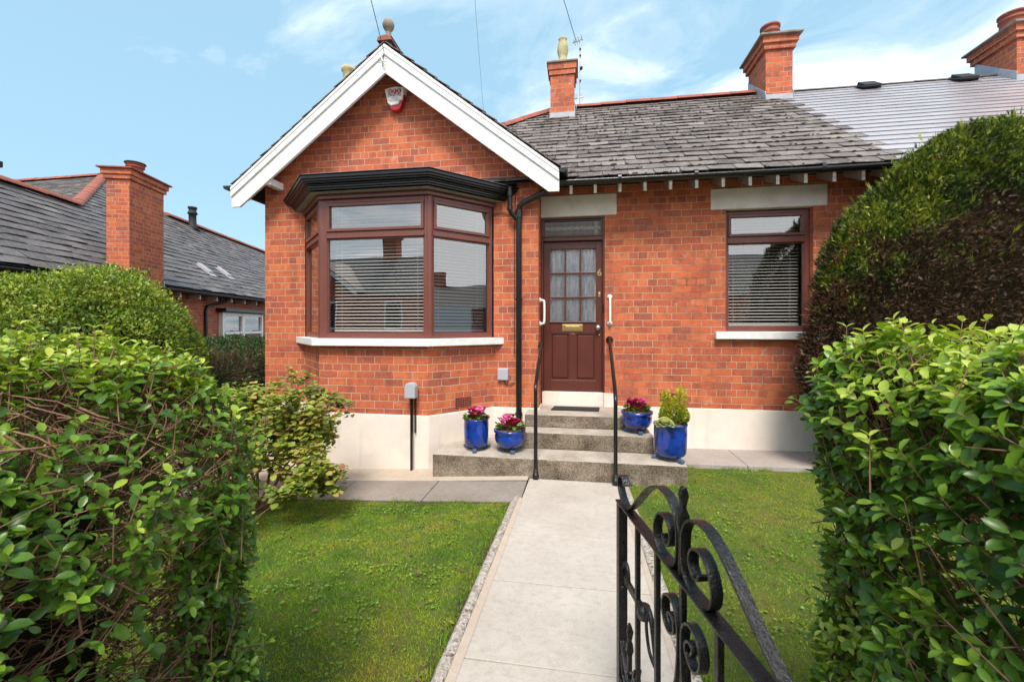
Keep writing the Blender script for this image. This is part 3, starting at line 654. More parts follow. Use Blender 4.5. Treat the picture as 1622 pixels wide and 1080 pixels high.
door = dl.build('front_door', M['doorb'], house, .004)
def panel(x0, x1):
    def f(b):
        i = .035; z0, z1 = .85, 1.470
        b.box(x0, x1, Y0+.022, Y1, z0, z1)
        b.add([(x0+i*.6,Y0+.022,z0+i*.6),(x1-i*.6,Y0+.022,z0+i*.6),(x1-i*.6,Y0+.022,z1-i*.6),(x0+i*.6,Y0+.022,z1-i*.6),(x0+i,Y0+.010,z0+i),(x1-i,Y0+.010,z0+i),(x1-i,Y0+.010,z1-i),(x0+i,Y0+.010,z1-i)],
              [(0,1,5,4),(1,2,6,5),(2,3,7,6),(3,0,4,7),(4,5,6,7)])
        for a, b2, c, d in ((x0,x1,z0,z0+.012),(x0,x1,z1-.012,z1),(x0,x0+.012,z0+.012,z1-.012),(x1-.012,x1,z0+.012,z1-.012)): b.box(a, b2, Y0+.006, Y0+.0221, c, d)
    part('door_panel', M['doorb'], door, f)
panel(px0, -.105); panel(-.03, px1)
for i in range(3):
    for j in range(3):
        x = px0+(px1-px0)*i/3; z = pz0+(pz1-pz0)*j/3
        part('door_pane', M['patglass'], door, lambda b: b.add([(x+.008,Y0+.02,z+.008),(x+(px1-px0)/3-.008,Y0+.02,z+.008),(x+(px1-px0)/3-.008,Y0+.02,z+(pz1-pz0)/3-.008),(x+.008,Y0+.02,z+(pz1-pz0)/3-.008)], [(0,1,2,3)]))
# rippled lace curtain behind the panes
lc = MB(); n = 90; vs = []
for i in range(n+1):
    x = -.38+(.64*i/n); y = Y1+.02+.012*math.sin(i*.75)+.006*math.sin(i*1.9)
    vs += [(x,y,1.6),(x,y,2.62)]
lc.add(vs, [(2*i,2*i+2,2*i+3,2*i+1) for i in range(n)], True)
tag(lc.build('lace_curtain', M['lace']), 'white lace curtain hanging behind the nine panes of the front door', 'curtain')
lp = part('letter_plate', M['brass'], door, lambda b: [b.box(-.205,.066,Y0-.006,Y0-.0005,1.500,1.588)], .003)
part('letter_flap', M['brass'], door, lambda b: b.box(-.165,.028,Y0-.011,Y0-.0062,1.522,1.566), .003)
part('door_knob', M['steel'], door, lambda b: b.lathe([(.036,0),(.036,.008),(.016,.012),(.014,.03),(.03,.042),(.036,.056),(.03,.070),(.012,.076),(0,.077)], (.262,Y0,1.545), 20, axis='Y'))
part('keyhole', M['brass'], door, lambda b: b.lathe([(.015,0),(.015,.006),(.008,.009),(0,.009)], (.283,Y0,1.448), 14, axis='Y'))
part('night_latch', M['brass'], door, lambda b: [b.box(.266,.296,Y0-.006,Y0-.0003,1.95,2.01), b.lathe([(.010,0),(.010,.014),(0,.014)], (.281,Y0,1.985), 12, axis='Y')], .002)
part('door_chime_button', M['black'], dfr, lambda b: b.box(.324, .344, 5.560, 5.584, 1.76, 1.86), .004)
def text(body, size, loc, rot, m, parent, name, ext=.0015, sx=1.0, bold=0.0):
    c = bpy.data.curves.new(name, 'FONT'); c.body = body; c.size = size; c.extrude = ext; c.align_x = 'CENTER'; c.align_y = 'CENTER'; c.offset = bold
    o = bpy.data.objects.new('tmp', c); COL.objects.link(o); dg = bpy.context.evaluated_depsgraph_get(); me = bpy.data.meshes.new_from_object(o.evaluated_get(dg)); bpy.data.objects.remove(o)
    me.transform(Matrix.Translation(loc) @ Matrix.Rotation(rot[2], 4, 'Z') @ Matrix.Rotation(rot[0], 4, 'X') @ Matrix.Diagonal((sx,1,1,1)))
    return link(name, me, m, parent)
text('6', .125, (.283, Y0-.004, 2.265), (R(90),0,0), M['brass'], door, 'door_number', .003, 1.0, .002)

# ---------------- roof: slates
def slates(name, O, U, V_, rangef, nrow, sw, sl, m, parent, rnd=1.0, v0=0):
    O, U, V_ = Vector(O), Vector(U).normalized(), Vector(V_).normalized(); Nn = U.cross(V_).normalized()
    if Nn.z < 0: Nn = -Nn
    b = MB()
    for r in range(nrow):
        v = v0+r*sl; u0, u1 = rangef(v+sl*.5, r)
        if u1-u0 < .05: continue
        k0 = math.floor(u0/sw)-1; off = (r % 2)*sw*.5
        for k in range(k0, int(u1/sw)+2):
            a = max(k*sw+off, u0); c = min((k+1)*sw+off, u1)
            if c-a < .03: continue
            j = random.uniform(-.010,.010)*rnd; tl = random.uniform(-.006,.006)*rnd; lift = .017+random.uniform(0,.010)*rnd; g = .0018+.0015*rnd
            e1, e2 = j+random.uniform(-.004,.004)*rnd, j+random.uniform(-.004,.004)*rnd
            P = lambda u, v_, n_: O+U*u+V_*v_+Nn*n_
            b.tint = min(1, max(0, random.gauss(.5, .22)))
            A = [P(a+g, v+e1, lift+tl), P(c-g, v+e2, lift-tl), P(c-g, v+sl*1.12, .005), P(a+g, v+sl*1.12, .005)]
            th = Nn*(.008)
            B = [x-th for x in A]
            b.add(B+A, [(0,3,2,1),(4,5,6,7),(0,1,5,4),(1,2,6,5),(3,0,4,7)])
    return b.build(name, m, parent)
cz = 1/math.sqrt(1+TAN*TAN); RL = 3.2/cz      # slope length of main roof (plan 3.2)
Ey, Ez = 5.15, 3.335
roof = MB()
roof.add([(-3.69,Ey,Ez),(9.4,Ey,Ez),(9.4,8.35,Ez+2.48),(-.49,8.35,Ez+2.48)], [(0,1,2,3)])
roof.add([(-.49,8.35,Ez+2.48),(9.4,8.35,Ez+2.48),(9.4,11.55,Ez),(-3.69,11.55,Ez)], [(0,1,2,3)])
roof.add([(-3.69,Ey,Ez),(-.49,8.35,Ez+2.48),(-3.69,11.55,Ez)], [(0,1,2)])
ro = roof.build('roof', M['under'], house)
Vv = (0, 1, TAN)
def left_lim(v): return max(-.55, -3.6+v*cz) if False else -3.6+v*cz
def oldr(v, r):     # stepped edge where the newer slates start
    y = Ey+v*cz
    lo = max(-3.6+v*cz, -3.0)
    return (lo, 3.46+(.15 if r % 2 else -.0)+random.choice((-.02,.02,.1))*0)
slates('old_slates', (0,Ey,Ez+.02), (1,0,0), Vv, oldr, 21, .30, .19, M['slate'], ro)
slates('hip_slates', (-3.69,5.15,Ez+.02), (0,1,0), (1,0,TAN), lambda v, r: (v*cz+.0, 6.4-v*cz), 21, .30, .19, M['slated'], ro)
# ridge tiles
def ridge(name, A, B, m, parent, r=.115, step=.45, flat=.75):
    A, B = Vector(A), Vector(B); d = (B-A).normalized(); side = d.cross(Vector((0,0,1))).normalized(); up = side.cross(d); Ln = (B-A).length
    n = max(1, round(Ln/step)); b = MB(); sm = 7
    for i in range(n):
        p0 = A+d*(Ln*i/n+.004); p1 = A+d*(Ln*(i+1)/n-.002)
        jj = random.uniform(-.006,.006); ring = []
        for q in (p0, p1):
            for s in range(sm):
                a = math.pi*s/(sm-1)
                ring.append(q+side*(math.cos(a)*r*1.15)+up*(math.sin(a)**.8*r*flat-.035+jj+(.004 if q is p0 else 0)))
        fs = [(s, s+1, sm+s+1, sm+s) for s in range(sm-1)]
        b.add(ring, fs, True); b.add(ring[:sm], [tuple(range(sm))]); b.add(ring[sm:], [tuple(range(sm))])
    return b.build(name, m, parent)
RZ = Ez+2.48+.03
ridge('ridge_tiles', (-.49,8.35,RZ), (3.24,8.35,RZ), M['clay'], ro)
ridge('hip_tiles', (-3.4,5.44,Ez+.255), (-.49,8.35,RZ), M['clay'], ro)
# moss on the old slates
def mossf():
    b = MB()
    for _ in range(900):
        r_ = random.randrange(0, 20); v = r_*.19+random.uniform(-.015,.02); u = random.uniform(max(-3.5+v*cz,-2.6), 3.4)
        if random.random() < .5: u = (math.floor(u/.30)+(r_ % 2)*.5)*.30+random.uniform(-.02,.02)
        P = Vector((u, Ey+v*cz, Ez+.02+v*cz*TAN))+Vector((0,-TAN,1)).normalized()*.022
        sx = random.uniform(.008,.028)*(1 if random.random() < .85 else 1.7); sy = random.uniform(.006,.016); sz = random.uniform(.005,.012)
        vs = []; n = 7
        for k, (rr, hh) in enumerate(((1,0),(.8,.7),(.3,1))):
            for j in range(n):
                a = 2*math.pi*j/n; q = 1+random.uniform(-.3,.3)
                vs.append(P+Vector((math.cos(a)*sx*rr*q, math.sin(a)*sy*rr*q*cz, math.sin(a)*sy*rr*q*cz*TAN))+Vector((0,-TAN*.7,.8))*(sz*hh))
        b.add(vs, [(k*n+j, k*n+(j+1)%n, (k+1)*n+(j+1)%n, (k+1)*n+j) for k in range(2) for j in range(n)]+[tuple(range(2*n,3*n))], True)
    o = b.build('moss', M['moss'], ro); o['kind'] = 'stuff'
mossf()
# gable roof
AZ = 5.13; GYF = 4.97
gr_ = MB(); hw = 2.18
for s in (-1, 1):
    gr_.obox((GC, GYF, AZ-.035), (s*hw, 0, -TAN*hw), (0, 5.6, 0), (0,0,.03))
gro = gr_.build('gable_roof', M['under'], house)
slL = hw/cz
slates('gable_slates', (GC-hw, GYF-.02, AZ-TAN*hw), (0,1,0), (1,0,TAN), lambda v, r: (0, 5.6), 15, .30, .19, M['slated'], gro)
slates('gable_slates', (GC+hw, GYF-.02, AZ-TAN*hw), (0,1,0), (-1,0,TAN), lambda v, r: (0, 5.6), 15, .30, .19, M['slated'], gro)
ridge('ridge_tiles', (GC, GYF-.03, AZ+.045), (GC, 10.5, AZ+.045), M['clay'], gro, .085)
# barge boards: two stepped boards per side, mitred at the apex
def barge(s):
    b = MB()
    def strip(y0, y1, a, h):    # vertical offset a below the roof line, height h
        x1 = GC+s*hw; zt = AZ-.03-a
        p = [(GC, zt), (x1, zt-TAN*hw), (x1, max(zt-TAN*hw-h, AZ-TAN*hw-.285)), (x1-s*max(0,(h+a-.285+.03))/TAN*1.0-s*.0, zt-TAN*hw-h+max(0,(h+a-.285+.03))), (GC, zt-h)]
        q = [p[0]]+[x for i, x in enumerate(p[1:], 1) if abs(x[0]-p[i-1][0])+abs(x[1]-p[i-1][1]) > 1e-5]
        if s > 0: q = q[::-1]
        b.prismy(q, y0, y1)
    strip(GYF, GYF+.03, .10, .25)
    strip(GYF-.020, GYF-.0005, .0, .125)
    strip(GYF-.027, GYF-.0205, .0, .040)
    o = b.build('barge_board', M['white'], gro, .003); return o
barge(-1); barge(1)
# soffit under the overhang, inner rafters, purlin stub
def soff(b):
    for s in (-1, 1): b.obox((GC+s*.02, GYF+.032, AZ-.075), (s*(hw-.04), 0, -TAN*(hw-.04)), (0, .245, 0), (0,0,.035))
part('soffit', M['soffit'], gro, soff)
def inr(b):
    for s in (-1, 1): b.obox((GC+s*.03, GYF+.19, AZ-.20), (s*(hw-.08), 0, -TAN*(hw-.08)), (0, .05, 0), (0,0,.122))
part('inner_rafter', M['soffit'], gro, inr)
part('purlin_end', M['white'], gro, lambda b: [b.box(-4.11,-4.02,GYF+.031,5.249,3.44,3.53)], .003)
fin = MB(); fin.smooth = True
fin.lathe([(.075,0),(.08,.03),(.05,.06),(.035,.12),(.034,.17),(.055,.19),(.072,.225),(.075,.26),(.06,.295),(.03,.31),(0,.315)], (GC, GYF+.10, 5.17), 14); fin.build('finial', M['stone'], gro)
# main eave: fascia-less rafter feet, shade strip, board and gutter
part('eave_shade_strip', M['dark'], house, lambda b: b.box(-.25, 9.2, 5.535, 5.549, 3.385, 3.50))  # near-black sheet before the brick, eave shade put into its colour
for i in range(28):
    x = -.08+.2925*i
    if x > 7.5: break
    def raf(b):
        b.m = 1; b.add(
        [(x-.016,5.215,3.19),(x+.016,5.215,3.19),(x+.016,5.215,3.30),(x-.016,5.215,3.30),(x-.016,5.55,3.34),(x+.016,5.55,3.34),(x+.016,5.55,3.53),(x-.016,5.55,3.53)],
        [(4,7,6,5),(0,4,5,1),(1,5,6,2),(2,6,7,3),(3,7,4,0)])
        b.m = 0; b.box(x-.017,x+.017,5.209,5.2149,3.188,3.302)
    part('rafter_end', [M['white'], M['rafter']], house, raf)
part('sprocket_board', M['soffit'], house, lambda b: b.add([(-.2,5.17,3.318),(9.2,5.17,3.318),(9.2,5.55,3.60),(-.2,5.55,3.60)], [(0,1,2,3)]))
def gutter(name, A, B, r, parent, m=M['black'], brk=None, sag=0):
    A, B = Vector(A), Vector(B); d = (B-A).normalized(); side = Vector((0,0,1)).cross(d).normalized(); b = MB(); n = 9; ns = 14 if sag else 2
    rings = []
    for rr in (r, r-.006):
        for i in range(ns):
            k = i/(ns-1); p = A.lerp(B, k)-Vector((0,0,sag*math.sin(k*math.pi)+ (sag*.3*math.sin(k*9) if sag else 0)))
            for j in range(n):
                a = math.pi*j/(n-1); rings.append(p+side*math.cos(a)*rr-Vector((0,0,1))*math.sin(a)*rr)
    fs = []
    for q in range(2):
        o = q*ns*n; fs += [(o+i*n+j, o+i*n+j+1, o+(i+1)*n+j+1, o+(i+1)*n+j) for i in range(ns-1) for j in range(n-1)]
    o = ns*n
    for i in range(ns-1):
        for j in (0, n-1): fs.append((i*n+j, (i+1)*n+j, o+(i+1)*n+j, o+i*n+j))
    b.add(rings, fs, True)
    for i in (0, ns-1): b.add(rings[i*n:(i+1)*n], [tuple(range(n))])
    if brk:
        for k in brk: p = A.lerp(B, k); b.tube([p-Vector((0,0,sag*math.sin(k*math.pi)))-d*.02+Vector((0,0,-r*.1)), p-Vector((0,0,sag*math.sin(k*math.pi)))+d*.02+Vector((0,0,-r*.1))], r*1.06, 12)
    return b.build(name, m, parent)
gutter('gutter', (-.27,5.105,3.315), (9.2,5.105,3.345), .055, house, brk=(.08,.17,.31,.45), sag=.012)
gutter('gutter', (GC-hw-.05,GYF-.03,3.435), (GC-hw-.05,10.5,3.435), .055, house)
gutter('gutter', (GC+hw+.045,GYF-.03,3.42), (GC+hw+.045,5.20,3.42), .055, house)
# downpipes
def pipe(b, pts, r=.034, col=()):
    b.tube(pts, r, 12)
    for p, d in col: p = Vector(p); d = Vector(d); b.tube([p-d, p+d], r*1.28, 12)
dp = MB()
pipe(dp, [(-.725,5.19,.05),(-.725,5.19,3.00),(-.715,5.185,3.055),(-.67,5.175,3.095),(-.33,5.115,3.225),(-.275,5.105,3.245),(-.262,5.103,3.29)],
     .036, [((-.725,5.19,.47),(0,0,.02)),((-.725,5.19,2.96),(0,0,.045)),((-.725,5.19,1.9),(0,0,.012)),((-.32,5.113,3.228),(.045,-.008,.018))])
dpo = dp.build('downpipe', M['black'], house)
d2 = MB(); pipe(d2, [(-.83,5.13,3.28),(-.83,5.13,3.01),(-.815,5.14,2.965),(-.775,5.175,2.925),(-.735,5.19,2.90)], .028, [((-.83,5.13,3.20),(0,0,.03)),((-.83,5.13,3.02),(0,0,.02)),((-.76,5.18,2.915),(.018,.008,-.01))])
d2.build('branch_pipe', M['black'], dpo)
# cables down the wall
cb_ = MB()
cb_.tube([(-1.16,5.235,3.80),(-.93,5.235,3.72),(-.80,5.236,3.60),(-.76,5.235,3.45),(-.775,5.235,3.2),(-.79,5.236,2.8),(-.785,5.236,2.0),(-.79,5.236,1.2)], .004, 5)
cb_.tube([(-1.06,5.236,2.97),(-.95,5.236,3.00),(-.86,5.236,2.97),(-.80,5.236,3.02)], .004, 5)
cb_.tube([(-.93,5.235,.88),(-.9,5.235,.83),(-.84,5.235,.82),(-.78,5.235,.86)], .004, 5)
cb_.build('wall_cable', M['cable'], house)
mb_ = part('meter_box', M['grey'], house, lambda b: b.box(-1.0,-.862,5.19,5.249,.885,1.035), .012)
# alarm bell box
al = MB()
AX, AZc = -2.352, 4.52
def alarm_body(b):
    p = [(AX-.138,AZc+.135),(AX-.098,AZc-.05),(AX-.05,AZc-.085),(AX+.05,AZc-.07),(AX+.07,AZc-.02),(AX+.105,AZc-.02),(AX+.14,AZc+.14),(AX,AZc+.158)]
    b.prismy(p, 5.155, 5.249)
ab = part('alarm_box', M['wplastic'], house, alarm_body, .008)
part('red_base', M['redp'], ab, lambda b: b.prismy([(AX-.095,AZc-.045),(AX-.062,AZc-.125),(AX-.02,AZc-.145),(AX+.055,AZc-.14),(AX+.085,AZc-.09),(AX+.128,AZc+.06),(AX+.10,AZc+.02)], 5.170, 5.248), .008)
for ch, dx_ in (('D',-.062),('F',0),('S',.062)):
    part('logo_disc', M['redink'], ab, lambda b: b.lathe([(.031,0),(.031,.002),(0,.002)], (AX+dx_,5.1549,AZc+.095), 20, axis='Y'))
    text(ch, .052, (AX+dx_,5.1515,AZc+.095), (R(90),0,0), M['wplastic'], ab, 'logo_letter', .0008, 1.0, .0012)
text('DIGITAL', .044, (AX+.002,5.1535,AZc+.045), (R(90),0,0), M['darkink'], ab, 'lettering', .0008, 1.12, .001)
text('FIRE &', .030, (AX,5.1535,AZc+.008), (R(90),0,0), M['blueink'], ab, 'lettering', .0006)
text('SECURITY', .030, (AX-.002,5.1535,AZc-.025), (R(90),0,0), M['blueink'], ab, 'lettering', .0006)

# ---------------- chimneys
def chimney(parent, x0, x1, y0, y1, z0, z1, m=M['brick2'], flz=None, pots=(), potm='clay', cap=.07, rot=None, potr=.13, poth=.28, flh=.20):
    b = MB(); b.box(x0, x1, y0, y1, z0, z1-.26)
    c1 = cap*.45
    b.box(x0-c1, x1+c1, y0-c1, y1+c1, z1-.26, z1-.165); b.box(x0-cap*.8, x1+cap*.8, y0-cap*.8, y1+cap*.8, z1-.165, z1-.05)
    ch = b.build('chimney', m, parent, .004)
    q = cap*1.35
    part('chimney_cap', M['stone'], ch, lambda b: b.add([(x0-q,y0-q,z1-.05),(x1+q,y0-q,z1-.05),(x1+q,y1+q,z1-.05),(x0-q,y1+q,z1-.05),(x0-q,y0-q,z1-.02),(x1+q,y0-q,z1-.02),(x1+q,y1+q,z1-.02),(x0-q,y1+q,z1-.02),
        (x0+.05,y0+.05,z1+.04),(x1-.05,y0+.05,z1+.04),(x1-.05,y1-.05,z1+.04),(x0+.05,y1-.05,z1+.04)], [(0,3,2,1),(0,1,5,4),(1,2,6,5),(2,3,7,6),(3,0,4,7),(4,5,9,8),(5,6,10,9),(6,7,11,10),(7,4,8,11),(8,9,10,11)]), .004)
    for px_, py_ in pots:
        r = potr; h = poth
        prof = [(r*1.0,0),(r*.93,.04),(r*.88,h*.6),(r*1.0,h*.64),(r*1.0,h*.70),(r*.90,h*.72),(r*.92,h*.88),(r*1.05,h*.9),(r*1.05,h),(r*.8,h),(r*.75,h*.8)]
        part('chimney_pot', M[potm], ch, lambda b: b.lathe(prof, (px_,py_,z1+.02), 22))
    if flz is not None:
        part('lead_flashing', M['lead'], ch, lambda b: [b.box(x0-.012,x1+.012,y0-.014,y0-.001,flz-.12,flz+.05+.0), b.obox((x0-.014,y0-.014,flz-.1),(0,y1-y0,TAN*(y1-y0)),(.012,0,0),(0,0,flh)), b.obox((x1+.002,y0-.014,flz-.1),(0,y1-y0,TAN*(y1-y0)),(.012,0,0),(0,0,flh)),
                b.obox((x0-.05,y0-.12,flz-.12+.035-.12*TAN+.02),(x1-x0+.10,0,0),(0,.12,.12*TAN),(0,0,.012))], .002)
    return ch
zr = lambda y: Ez+.02+TAN*(y-Ey)
ch = chimney(house, -.50, -.06, 7.82, 8.28, 5.0, 6.47, flz=zr(7.82)+.04, pots=(), cap=.05)
part('chimney_pot', M['potpale'], ch, lambda b: b.lathe([(.10,0),(.14,.03),(.12,.08),(.07,.13),(.085,.2),(.105,.28),(.10,.38),(.075,.46),(.072,.50),(.085,.52),(.06,.52)], (-.28,8.05,6.50), 18))
part('mortar_bed', M['potpale'], ch, lambda b: b.lathe([(.20,0),(.17,.05),(.11,.10),(0,.11)], (-.28,8.05,6.47), 12))
chimney(house, 3.236, 3.669, 7.91, 8.66, 5.1, 6.62, flz=zr(7.91)+.04, pots=((3.45,8.25),), cap=.09, potr=.155, poth=.34)
chimney(house, -4.30, -3.85, 6.95, 7.5, 3.2, 5.72, m=M['brickd'], pots=(), cap=.05)
tag_pot = part('chimney_pot', M['potpale'], house, lambda b: b.lathe([(.16,0),(.12,.06),(.10,.3),(.105,.44),(.13,.47),(.13,.52),(.09,.52)], (-4.12,7.1,5.73), 18), label='pale chimney pot peeping over the left side of the gable')

# ------------------------------------------------------------------ attached house on the right (newer slates)
nb2 = thing('terraced_bungalow', 'attached bungalow with smooth newer grey slates and a brick chimney', 'house', (6.5, 8.3, 0))
ro2 = MB(); ro2.add([(3.5,Ey,Ez+.004),(9.4,Ey,Ez+.004),(9.4,8.35,Ez+2.484),(3.5,8.35,Ez+2.484)], [(0,1,2,3)]); ro2 = ro2.build('roof', M['under'], nb2)
slates('new_slates', (0,Ey,Ez+.02), (1,0,0), Vv, lambda v, r: (3.462+(.15 if r % 2 else 0), 9.4), 21, .50, .19, M['slaten'], ro2, rnd=.12)
ridge('ridge_cap', (3.68,8.35,RZ-.02), (9.4,8.35,RZ-.02), M['slated'], ro2, .09, .5, .45)
chimney(nb2, 7.0, 7.75, 7.95, 8.68, 5.1, 6.46, flz=zr(7.95)+.04, pots=((7.2,8.25),), cap=.09, potr=.17, poth=.30)
for x, y in ((4.98,8.16),(6.41,8.16)):
    part('roof_vent', M['rubber'], ro2, lambda b: [b.obox((x-.13,y-.12,zr(y-.12)+.03),(.26,0,0),(0,.2,.2*TAN),(0,-.03,.06)), b.obox((x-.17,y-.17,zr(y-.17)+.075),(.34,0,0),(0,.26,.26*TAN*.7),(0,-.008,.018))], .006)

# ------------------------------------------------------------------ TV aerial, wires
ta = thing('tv_aerial', 'thin TV aerial mast behind the small ridge chimney', 'aerial', (.05, 8.55, 5.6))
part('mast', M['steel'], ta, lambda b: b.tube([(.04,8.5,5.4),(.05,8.5,7.26)], .011, 6))
part('antenna_boom', M['steel'], ta, lambda b: [b.tube([(-.10,8.45,7.20),(.10,8.55,7.32)], .012, 6), b.tube([(-.07,8.4,7.17),(-.03,8.5,7.30)], .006, 5), b.tube([(.06,8.45,7.26),(.09,8.55,7.38)], .006, 5)])
part('antenna_boom', M['steel'], ta, lambda b: [b.tube([(-.12,8.5,6.10),(.12,8.5,6.14)], .009, 6)]+[b.tube([(x,8.5,6.05),(x,8.5,6.20)], .006, 5) for x in (-.1,-.03,.09)])
part('antenna_element', M['steel'], ta, lambda b: [b.tube([(x-.02,8.38,z),(x+.02,8.62,z+.03)], .006, 5) for x, z in ((-.06,7.22),(-.02,7.245),(.02,7.27),(.08,7.31))]+[b.tube([(.0,8.5,6.62),(.13,8.5,6.78)], .008, 5)])
part('clamp', M['rubber'], ta, lambda b: [b.lathe([(.02,-.03),(.035,0),(.02,.03)], (.07,8.48,6.70), 10), b.lathe([(.014,-.02),(.02,0),(.014,.02)], (.05,8.48,7.08), 8), b.lathe([(.014,-.02),(.02,0),(.014,.02)], (.05,8.48,6.95), 8), b.lathe([(.012,-.02),(.018,0),(.012,.02)], (.05,8.48,6.45), 8)])
def wire(name, pts, r, label):
    b = MB(); b.tube(pts, r, 5); return tag(b.build(name, M['cable']), label, 'cable')
wire('telephone_wire', [(-1.05,1.2,4.9),(-1.80,3.2,4.75),(-2.30,4.75,4.86),(-2.41,4.93,4.80)], .004, 'thin telephone wire running down to the gable peak')
wire('overhead_wire', [(-.75,2.8,4.6),(-.92,3.8,4.28),(-1.14,5.22,3.78)], .0013, 'faint thin wire slanting down to the brick wall right of the gable peak')
wire('aerial_wire', [(-1.2,2.5,7.7),(-.45,6.4,7.35),(-.04,8.45,7.26)], .006, 'thin wire reaching the top of the TV aerial')
cf = MB(); cf.tube([(-2.44,4.925,4.98),(-2.42,4.925,4.90),(-2.39,4.925,4.84)], .008, 6); cf.tube([(-2.43,4.925,4.92),(-2.35,4.925,4.89)], .005, 5); cf.tube([(-2.47,4.925,4.85),(-2.36,4.925,4.86)], .004, 5); cf.build('wire_bracket', M['steel'], house)

# ------------------------------------------------------------------ handrails, grab bars
def smoothpath(pts, n=6):
    P = [Vector(p) for p in pts]; out = []
    for i in range(len(P)-1):
        p0, p1, p2, p3 = P[max(i-1,0)], P[i], P[i+1], P[min(i+2,len(P)-1)]
        for k in range(n):
            t = k/n; out.append(.5*((2*p1)+(p2-p0)*t+(2*p0-5*p1+4*p2-p3)*t*t+(3*p1-3*p2+p3-p0)*t**3))
    out.append(P[-1]); return out
def rail(label, foot, zb, top, flange):
    t = thing('handrail', label, 'handrail', foot, 'black tubular handrails beside the steps')
    x, y, z = foot
    pts = [(x,y,z-.05),(x,y,zb-.14)]+smoothpath([(x,y,zb-.10),(x-.0,y+.012,zb),(x+(top[0]-x)*.15,y+(top[1]-y)*.15,zb+(top[2]-zb)*.2)],5)+[top]
    part('rail_tube', M['black'], t, lambda b: b.tube(pts, .0195, 14))
    part('foot_collar', M['black'], t, lambda b: b.lathe([(.033,0),(.033,.05),(.026,.055),(.024,.10),(.02,.105)], (x,y,z), 16))
    part('wall_flange', M['black'], t, lambda b: flange(b))
rail('black handrail nearer the downpipe, its top fixed beside the door', (-.425,4.285,.002), .945, (-.445,5.22,1.34), lambda b: b.lathe([(.04,0),(.04,.008),(.02,.03),(.02,.06)], (-.484,5.22,1.33), 14, axis='X'))
rail('black handrail nearer the iron gate, ending in a round wall flange', (.368,4.235,.005), .86, (.405,5.50,1.385), lambda b: b.lathe([(.045,0),(.045,.012),(.022,.03),(.022,.055)], (.405,5.549,1.39), 18, axis='Y'))
def grab(label, pts, fl, ax):
    t = thing('grab_bar', label, 'grab bar', pts[0], 'white grab bars either side of the door')
    part('bar', M['wplastic'], t, lambda b: b.tube(smoothpath(pts, 5), .015, 12))
    for f in fl: part('flange', M['wplastic'], t, lambda b: b.lathe([(.034,0),(.034,.008),(.02,.018),(.016,.03)], f, 16, axis=ax))
grab('white grab bar on the brick wall between the door and the single window', [(.409,5.55,1.60),(.409,5.50,1.605),(.409,5.485,1.64),(.409,5.485,1.90),(.409,5.50,1.935),(.409,5.55,1.94)], [(.409,5.549,1.60),(.409,5.549,1.94)], 'Y')
grab('white grab bar on the brick return, on the downpipe side of the door', [(-.485,5.40,1.595),(-.445,5.40,1.60),(-.425,5.40,1.63),(-.425,5.40,1.865),(-.445,5.40,1.895),(-.485,5.40,1.90)], [(-.484,5.40,1.595),(-.484,5.40,1.90)], 'X')
tag(part('door_mat', M['rubber'], None, lambda b: [b.prism([(-.33,5.20),(.255,5.20),(.275,5.42),(-.29,5.42)], .527, .541)]+[b.box(-.30+.04*i, -.285+.04*i, 5.215, 5.405, .541, .545) for i in range(14)], .003), 'black rubber doormat on the top step', 'doormat')

# meter post
mp_ = thing('service_post', 'grey domed service box on a thin black post before the bay wall', 'service post', (-1.86, 4.53, -.11))
part('post', M['black'], mp_, lambda b: [b.box(-1.872,-1.85,4.515,4.545,-.14,.77), b.box(-1.838,-1.824,4.555,4.58,.35,.77)])
part('box', M['grey'], mp_, lambda b: [b.prismy([(-1.925,.755),(-1.80,.755),(-1.80,.885),(-1.815,.912),(-1.84,.928),(-1.885,.928),(-1.91,.912),(-1.925,.885)], 4.47, 4.57)], .008)

# ------------------------------------------------------------------ blue pots
def pot(label, x, y, z, prof, rim, group='blue glazed pots on the front steps', rot=.3):
    t = thing('plant_pot', label, 'plant pot', (x,y,z), group)
    part('pot_body', M['glaze'], t, lambda b: b.lathe(prof, (x,y,z+.042), 36))
    part('soil', M['soil'], t, lambda b: b.lathe([(rim,0),(rim*.6,.008),(0,.012)], (x,y,z+.042+prof[-1][1]+.012), 20))
    rb = prof[0][0]+.025
    for k in range(3):
        a = rot+k*2*math.pi/3+math.pi/6
        cx_, cy_ = x+math.cos(a)*rb, y+math.sin(a)*rb; d = Vector((math.cos(a), math.sin(a), 0)); s = Vector((-d.y, d.x, 0))
        part('pot_foot', M['potfoot'], t, lambda b: [b.obox(Vector((cx_,cy_,z))-d*.045-s*.02, d*.085, s*.04, (0,0,.02)), b.obox(Vector((cx_,cy_,z+.02))-d*.05-s*.016, d*.05, s*.032, (0,0,.022)), b.obox(Vector((cx_,cy_,z+.02))+d*.005-s*.024, d*.04, s*.048, (0,0,.018))], .004)
    return t
tall = lambda r, h: [(r*.70,0),(r*.86,.015),(r*.95,h*.12),(r*.98,h*.35),(r,h*.75),(r*.99,h*.94),(r*1.03,h*.97),(r*1.02,h),(r*.92,h),(r*.90,h*.9)]
bowl = lambda r, h: [(r*.42,0),(r*.6,.012),(r*.82,h*.2),(r*.95,h*.45),(r*.97,h*.7),(r*.93,h*.80),(r*.96,h*.83),(r*1.02,h*.86),(r*1.02,h),(r*.92,h),(r*.88,h*.85)]
pot('tall blue pot at the bay wall, holding pink and white cyclamen', -1.116, 4.56, .196, tall(.138,.31), .12, rot=.1)
pot('round blue bowl between the downpipe and the tall pink-flowered pot', -.737, 4.55, .196, bowl(.172,.205), .15, rot=.4)
pot('round blue bowl on the middle step right of the door', .654, 4.86, .378, bowl(.170,.20), .15, rot=.2)
